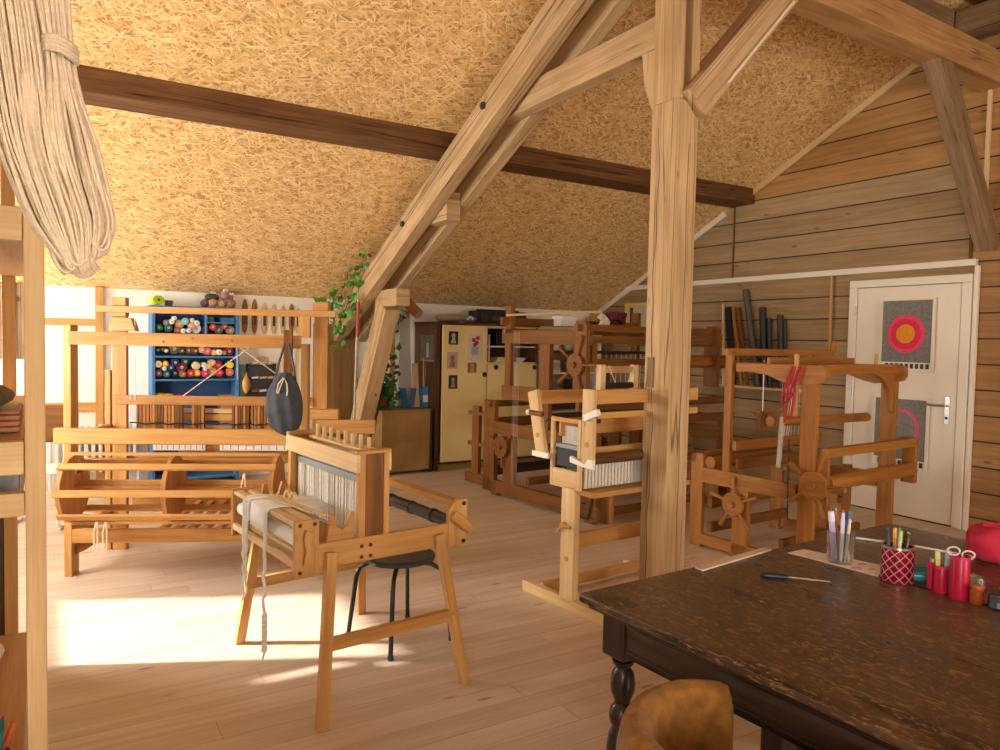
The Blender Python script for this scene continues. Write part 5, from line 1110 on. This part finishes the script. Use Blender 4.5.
for i in range(13):
    u = -.17 + .36*i/12; r = .075*math.sin(PI*min(1, (i+.8)/7))**.5 if i < 6 else .075-.0045*(i-6)
    rings.append([m.bm.verts.new((u, 1.25*r*math.cos(q)*(1+.14*math.sin(3*q+i*.9)), max(.002, .055+r*.95*math.sin(q)*(1+.12*math.sin(5*q+i*1.3))-.004*i))) for q in [2*PI*k/28 for k in range(28)]])
m.skin(rings, ax=(1, 0, 0)); m.build('bag_body', plain('crimson_cloth', (176, 20, 58), .8, noise=.2, scale=18, bump=.5), bgm, sub=1)
m = MB()
for a in (-.04, .0, .035): m.tube([(-.12, a, .115-abs(a)), (.0, a*1.3+.01, .128-abs(a)), (.14, a*1.2, .10-abs(a))], .008, 6)
m.build('fold', plain('crimson_fold', (176, 20, 58), .8, noise=.2, scale=18, bump=.5), bgm)
tag(MB().tube([(2.60, 1.70, ZTB+.004), (2.65, 1.60, ZTB+.004), (2.70, 1.506, ZTB+.004), (2.735, 1.39, ZTB+.004), (2.755, 1.30, ZTB+.004), (2.757, 1.15, ZTB+.004)], .004, 8).build('white_cable', M['white']), 'thin white cable lying across the table behind the lattice tin', 'cable')

# ---------------------------------------------------------------- tub chair
cr = thing('tub_chair', 'mustard velvet tub chair pushed against the oak table', 'chair', (1.20, .975, 0))
V = M['velvet']; m = MB(); rings = []
N_ = 30
for i in range(N_+1):
    a = math.radians(48 + 264*i/N_); e_ = min(i, N_-i)/4.
    h_ = .735 - .0*e_ if True else 0; ro, th = .262, .075
    drop = 0.0 if 4 < i < N_-4 else .015*(1-e_)
    zt = .74-drop
    cx, cy = math.cos(a), math.sin(a); sec = []
    for rr, z in ((ro-.03, .20), (ro, .24), (ro+.012, .50), (ro+.005, zt-.035), (ro-.012, zt-.010), (ro-.037, zt), (ro-.062, zt-.010), (ro-.076, zt-.035), (ro-.07, .50), (ro-.07, .24)): sec.append(m.bm.verts.new((cx*rr*1.0, cy*rr*1.0, z)))
    rings.append(sec)
m.skin(rings, ax=(0, 0, 1)); m.build('backrest', V, cr, sub=1)
m = MB().lathe([(.05, .30), (.21, .30), (.225, .33), (.225, .42), (.20, .45), (.05, .455), (.001, .455)], n=32); m.build('seat', V, cr)
for x, y in ((.17, .17), (-.17, .17), (.17, -.17), (-.17, -.17)): MB().cyl((x*1.05, y*1.05, 0), (x, y, .31), .014, .022, 14).build('leg', M['oak_leg'], cr)

# ================================================================ LEFT FOREGROUND: SHELF, SKEIN
sf = thing('wooden_rack', 'rough pine storage rack cut by the left edge of the photo', 'shelf', (0, 0, 0))
bx('post', M['pine_new'], sf, -.049, -.004, 2.2, 2.26, 0, 2.4); bx('post', P, sf, -.165, -.115, 3.84, 3.9, 0, 2.3); bx('post', M['pine_new'], sf, -1.0, -.955, 2.2, 2.26, 0, 2.4); bx('post', P, sf, -1.0, -.95, 3.84, 3.9, 0, 2.3)
bx('front_rail', M['pine_new'], sf, -.955, -.05, 2.205, 2.245, 1.725, 1.81); bx('front_rail', M['pine_new'], sf, -.955, -.05, 2.205, 2.245, 1.035, 1.095)
bx('shelf_board', P, sf, -.98, -.052, 2.25, 3.83, 1.20, 1.225) ; bx('shelf_board', M['pine_new'], sf, -.955, -.05, 2.21, 2.245, 1.14, 1.225)
bx('shelf_board', P, sf, -.98, -.06, 2.25, 3.83, 1.04, 1.06); bx('shelf_board', P, sf, -.98, -.05, 2.25, 3.85, 1.74, 1.76); bx('shelf_board', P, sf, -.98, -.06, 2.25, 3.25, .36, .38); bx('back_board', M['walnut'], sf, -.95, -.165, 3.85, 3.875, .05, 1.0)
bx('side_rail', M['pine_new'], sf, -.10, -.055, 2.26, 3.84, 1.76, 1.80)
t = thing('folded_cloth', 'grey folded cloth on the rack at the left edge', 'cloth', (-.20, 2.45, 1.285)); MB().ball((.0, .0, .04), .1, (1.25, 1.6, .42), 20, 10).build('cloth', colmat((128, 120, 106)), t); MB().ball((-.02, .02, .075), .08, (1.2, 1.5, .35), 18, 8).build('cloth', colmat((104, 102, 96)), t)
t = thing('striped_box', 'red and beige striped cloth box below the grey folded cloth', 'box', (-.22, 2.4, 1.226)); MB().box(-.16, .155, 0, .3, 0, .06).build('box_body', colmat((196, 168, 130)), t, .008)
for k in range(3): MB().box(-.162, .157, -.002, .302, .014+.016*k, .020+.016*k).build('stripe', colmat((178, 56, 44)), t)
t = thing('metal_tray', 'pale metal tray on the lower board of the rack', 'tray', (-.25, 2.4, 1.061)); MB().box(-.2, .185, 0, .35, 0, .01).box(-.2, -.195, 0, .35, .01, .05).box(.18, .185, 0, .35, .01, .05).box(-.2, .185, 0, .005, .01, .05).build('tray_body', colmat((176, 190, 198), .35), t, .002); MB().box(-.15, .1, .02, .3, .011, .03).build('papers', M['paper'], t)
t = thing('white_dish', 'round white dish lying on the low board of the rack', 'dish', (-.235, 3.05, .381)); MB().lathe([(.10, 0), (.10, .025), (.09, .03), (.001, .03)], n=28).build('lid', M['whitemetal'], t); MB().lathe([(.102, .008), (.104, .012), (.102, .016)], n=28).build('rim', M['whitemetal'], t)
pc = thing('pen_cup', 'dark cup of pens at the bottom left corner', 'cup', (-.125, 2.12, .40)); MB().lathe([(.035, 0), (.04, .005), (.042, .085), (.038, .085), (.035, .01), (.001, .01)], n=24).build('cup_body', M['charcoal'], pc)
bx('side_board', M['beech'], sf, -.6, -.03, 1.95, 2.20, .36, .40)
for k, (dx, dy, rgb, tpc, lab) in enumerate(((.0, -.005, (200, 60, 70), (220, 70, 90), 'red tipped pen in the dark cup at bottom left'), (.015, -.01, (30, 110, 110), (20, 80, 80), 'teal pen in the dark cup at bottom left'), (-.012, .01, (30, 60, 110), (240, 240, 240), 'navy pen with white end in the dark cup'), (-.02, -.01, (90, 150, 200), None, 'pale blue pen in the dark cup at bottom left'), (.005, .015, (190, 90, 50), None, 'rust coloured pen in the dark cup at bottom left'))):
    pen(-.125+dx, 2.12+dy, .412, .12+.06*k*(-1)**k, -.05+.03*k, .17-.008*k, .008, rgb, lab, 'pens in the dark cup', tpc)
# hanging clothes rod things behind: dark coat strip seen between posts
t = thing('cork_panel', 'grey brown wooden panel on the wall just left of the pale post', 'panel', (-.30, YB-.04, 1.60)); MB().box(-.1, .13, 0, .03, -.35, .35).build('panel', M['timber_grey'], t, .004); MB().cyl((.06, -.005, .2), (.06, 0, .2), .03, n=14).build('knob', M['walnut'], t)
# skein of yarn hanging in the top left corner, tied near the top
sk = thing('yarn_skein', 'big cream wool skein hanging in the upper left corner', 'yarn', (0, 1.6, 0))
def path(s, d):
    """s 0..1 across the skein (left to right), d depth layer"""
    top_ = Vector((-.12+.155*s, d*.02, 2.25)); k1 = Vector((-.075+.118*s if s < .5 else .0+.043*(s-.5)*2*.9, d*.025-.01, 2.0))
    if s < .5: k1 = Vector((-.095+.19*s*.9, d*.03-.02, 2.0-.0*s))
    k2 = Vector((-.068+.150*s, d*.05-.01, 1.835)); k3 = Vector((-.030+.138*s, d*.05, 1.71)); end = Vector((.02+.068*s, d*.035, 1.635-.010*math.sin(PI*s)+.012*s))
    return [top_, k1, k2, k3, end]
def smooth(ps, n):
    out = []
    P_ = [ps[0]*2-ps[1]] + ps + [ps[-1]*2-ps[-2]]
    for i in range(1, len(P_)-2):
        for j in range(n):
            t = j/n; a, b, c, d = P_[i-1], P_[i], P_[i+1], P_[i+2]
            out.append(.5*((2*b)+(-a+c)*t+(2*a-5*b+4*c-d)*t*t+(-a+3*b-3*c+d)*t**3))
    return out + [ps[-1]]
m1, m2 = MB(), MB()
for i in range(420):
    s = random.random(); d = random.uniform(-1, 1); ps = path(s, d)
    for p in ps[1:-1]: p += Vector((random.gauss(0, .003), random.gauss(0, .004), 0))
    r = math.sqrt(max(0, 1-(2*s-1)**2)); 
    for p in ps: p.y *= (.35+.65*r)
    if s < .8: bott = Vector((ps[-1].x+.010, ps[-1].y*.3, ps[-1].z-.028*(1-abs(s-.45)))); ps.append(bott)
    (m1 if s < .55 else m2).tube(smooth(ps, 6), random.uniform(.0024, .0038), 5)
a = m1.build('strand_bundle', M['yarn'], sk); a['kind'] = 'stuff'; b = m2.build('strand_bundle', M['yarn'], sk); b['kind'] = 'stuff'
m = MB()
for i in range(70):
    f = random.random(); x0 = .028+.066*f; zb = 1.606+.045*f+random.uniform(0, .012); w_ = random.uniform(.012, .026); y_ = random.uniform(-.03, .03)
    m.tube(smooth([Vector((x0-w_*1.2, y_, zb+.06)), Vector((x0-w_*.7, y_-.004, zb+.016)), Vector((x0, y_-.008, zb)), Vector((x0+w_*.6, y_-.004, zb+.014)), Vector((x0+w_*.6, y_, zb+.06))], 4), .0032, 6)
a = m.build('looped_end', M['yarn'], sk); a['kind'] = 'stuff'
m = MB()
for k in range(4): m.tube([(.020+.030*math.cos(q*PI/6), -.005+.05*math.sin(q*PI/6), 1.995+.007*k+.004*math.sin(q)) for q in range(13)], .005, 6)
m.build('tie', M['yarn'], sk)
tag(MB().cyl((-.35, 1.6, 2.255), (.1, 1.6, 2.255), .018, n=12).build('hanging_rod', M['pine'], None), 'wooden rod from which the cream skein hangs', 'rod')
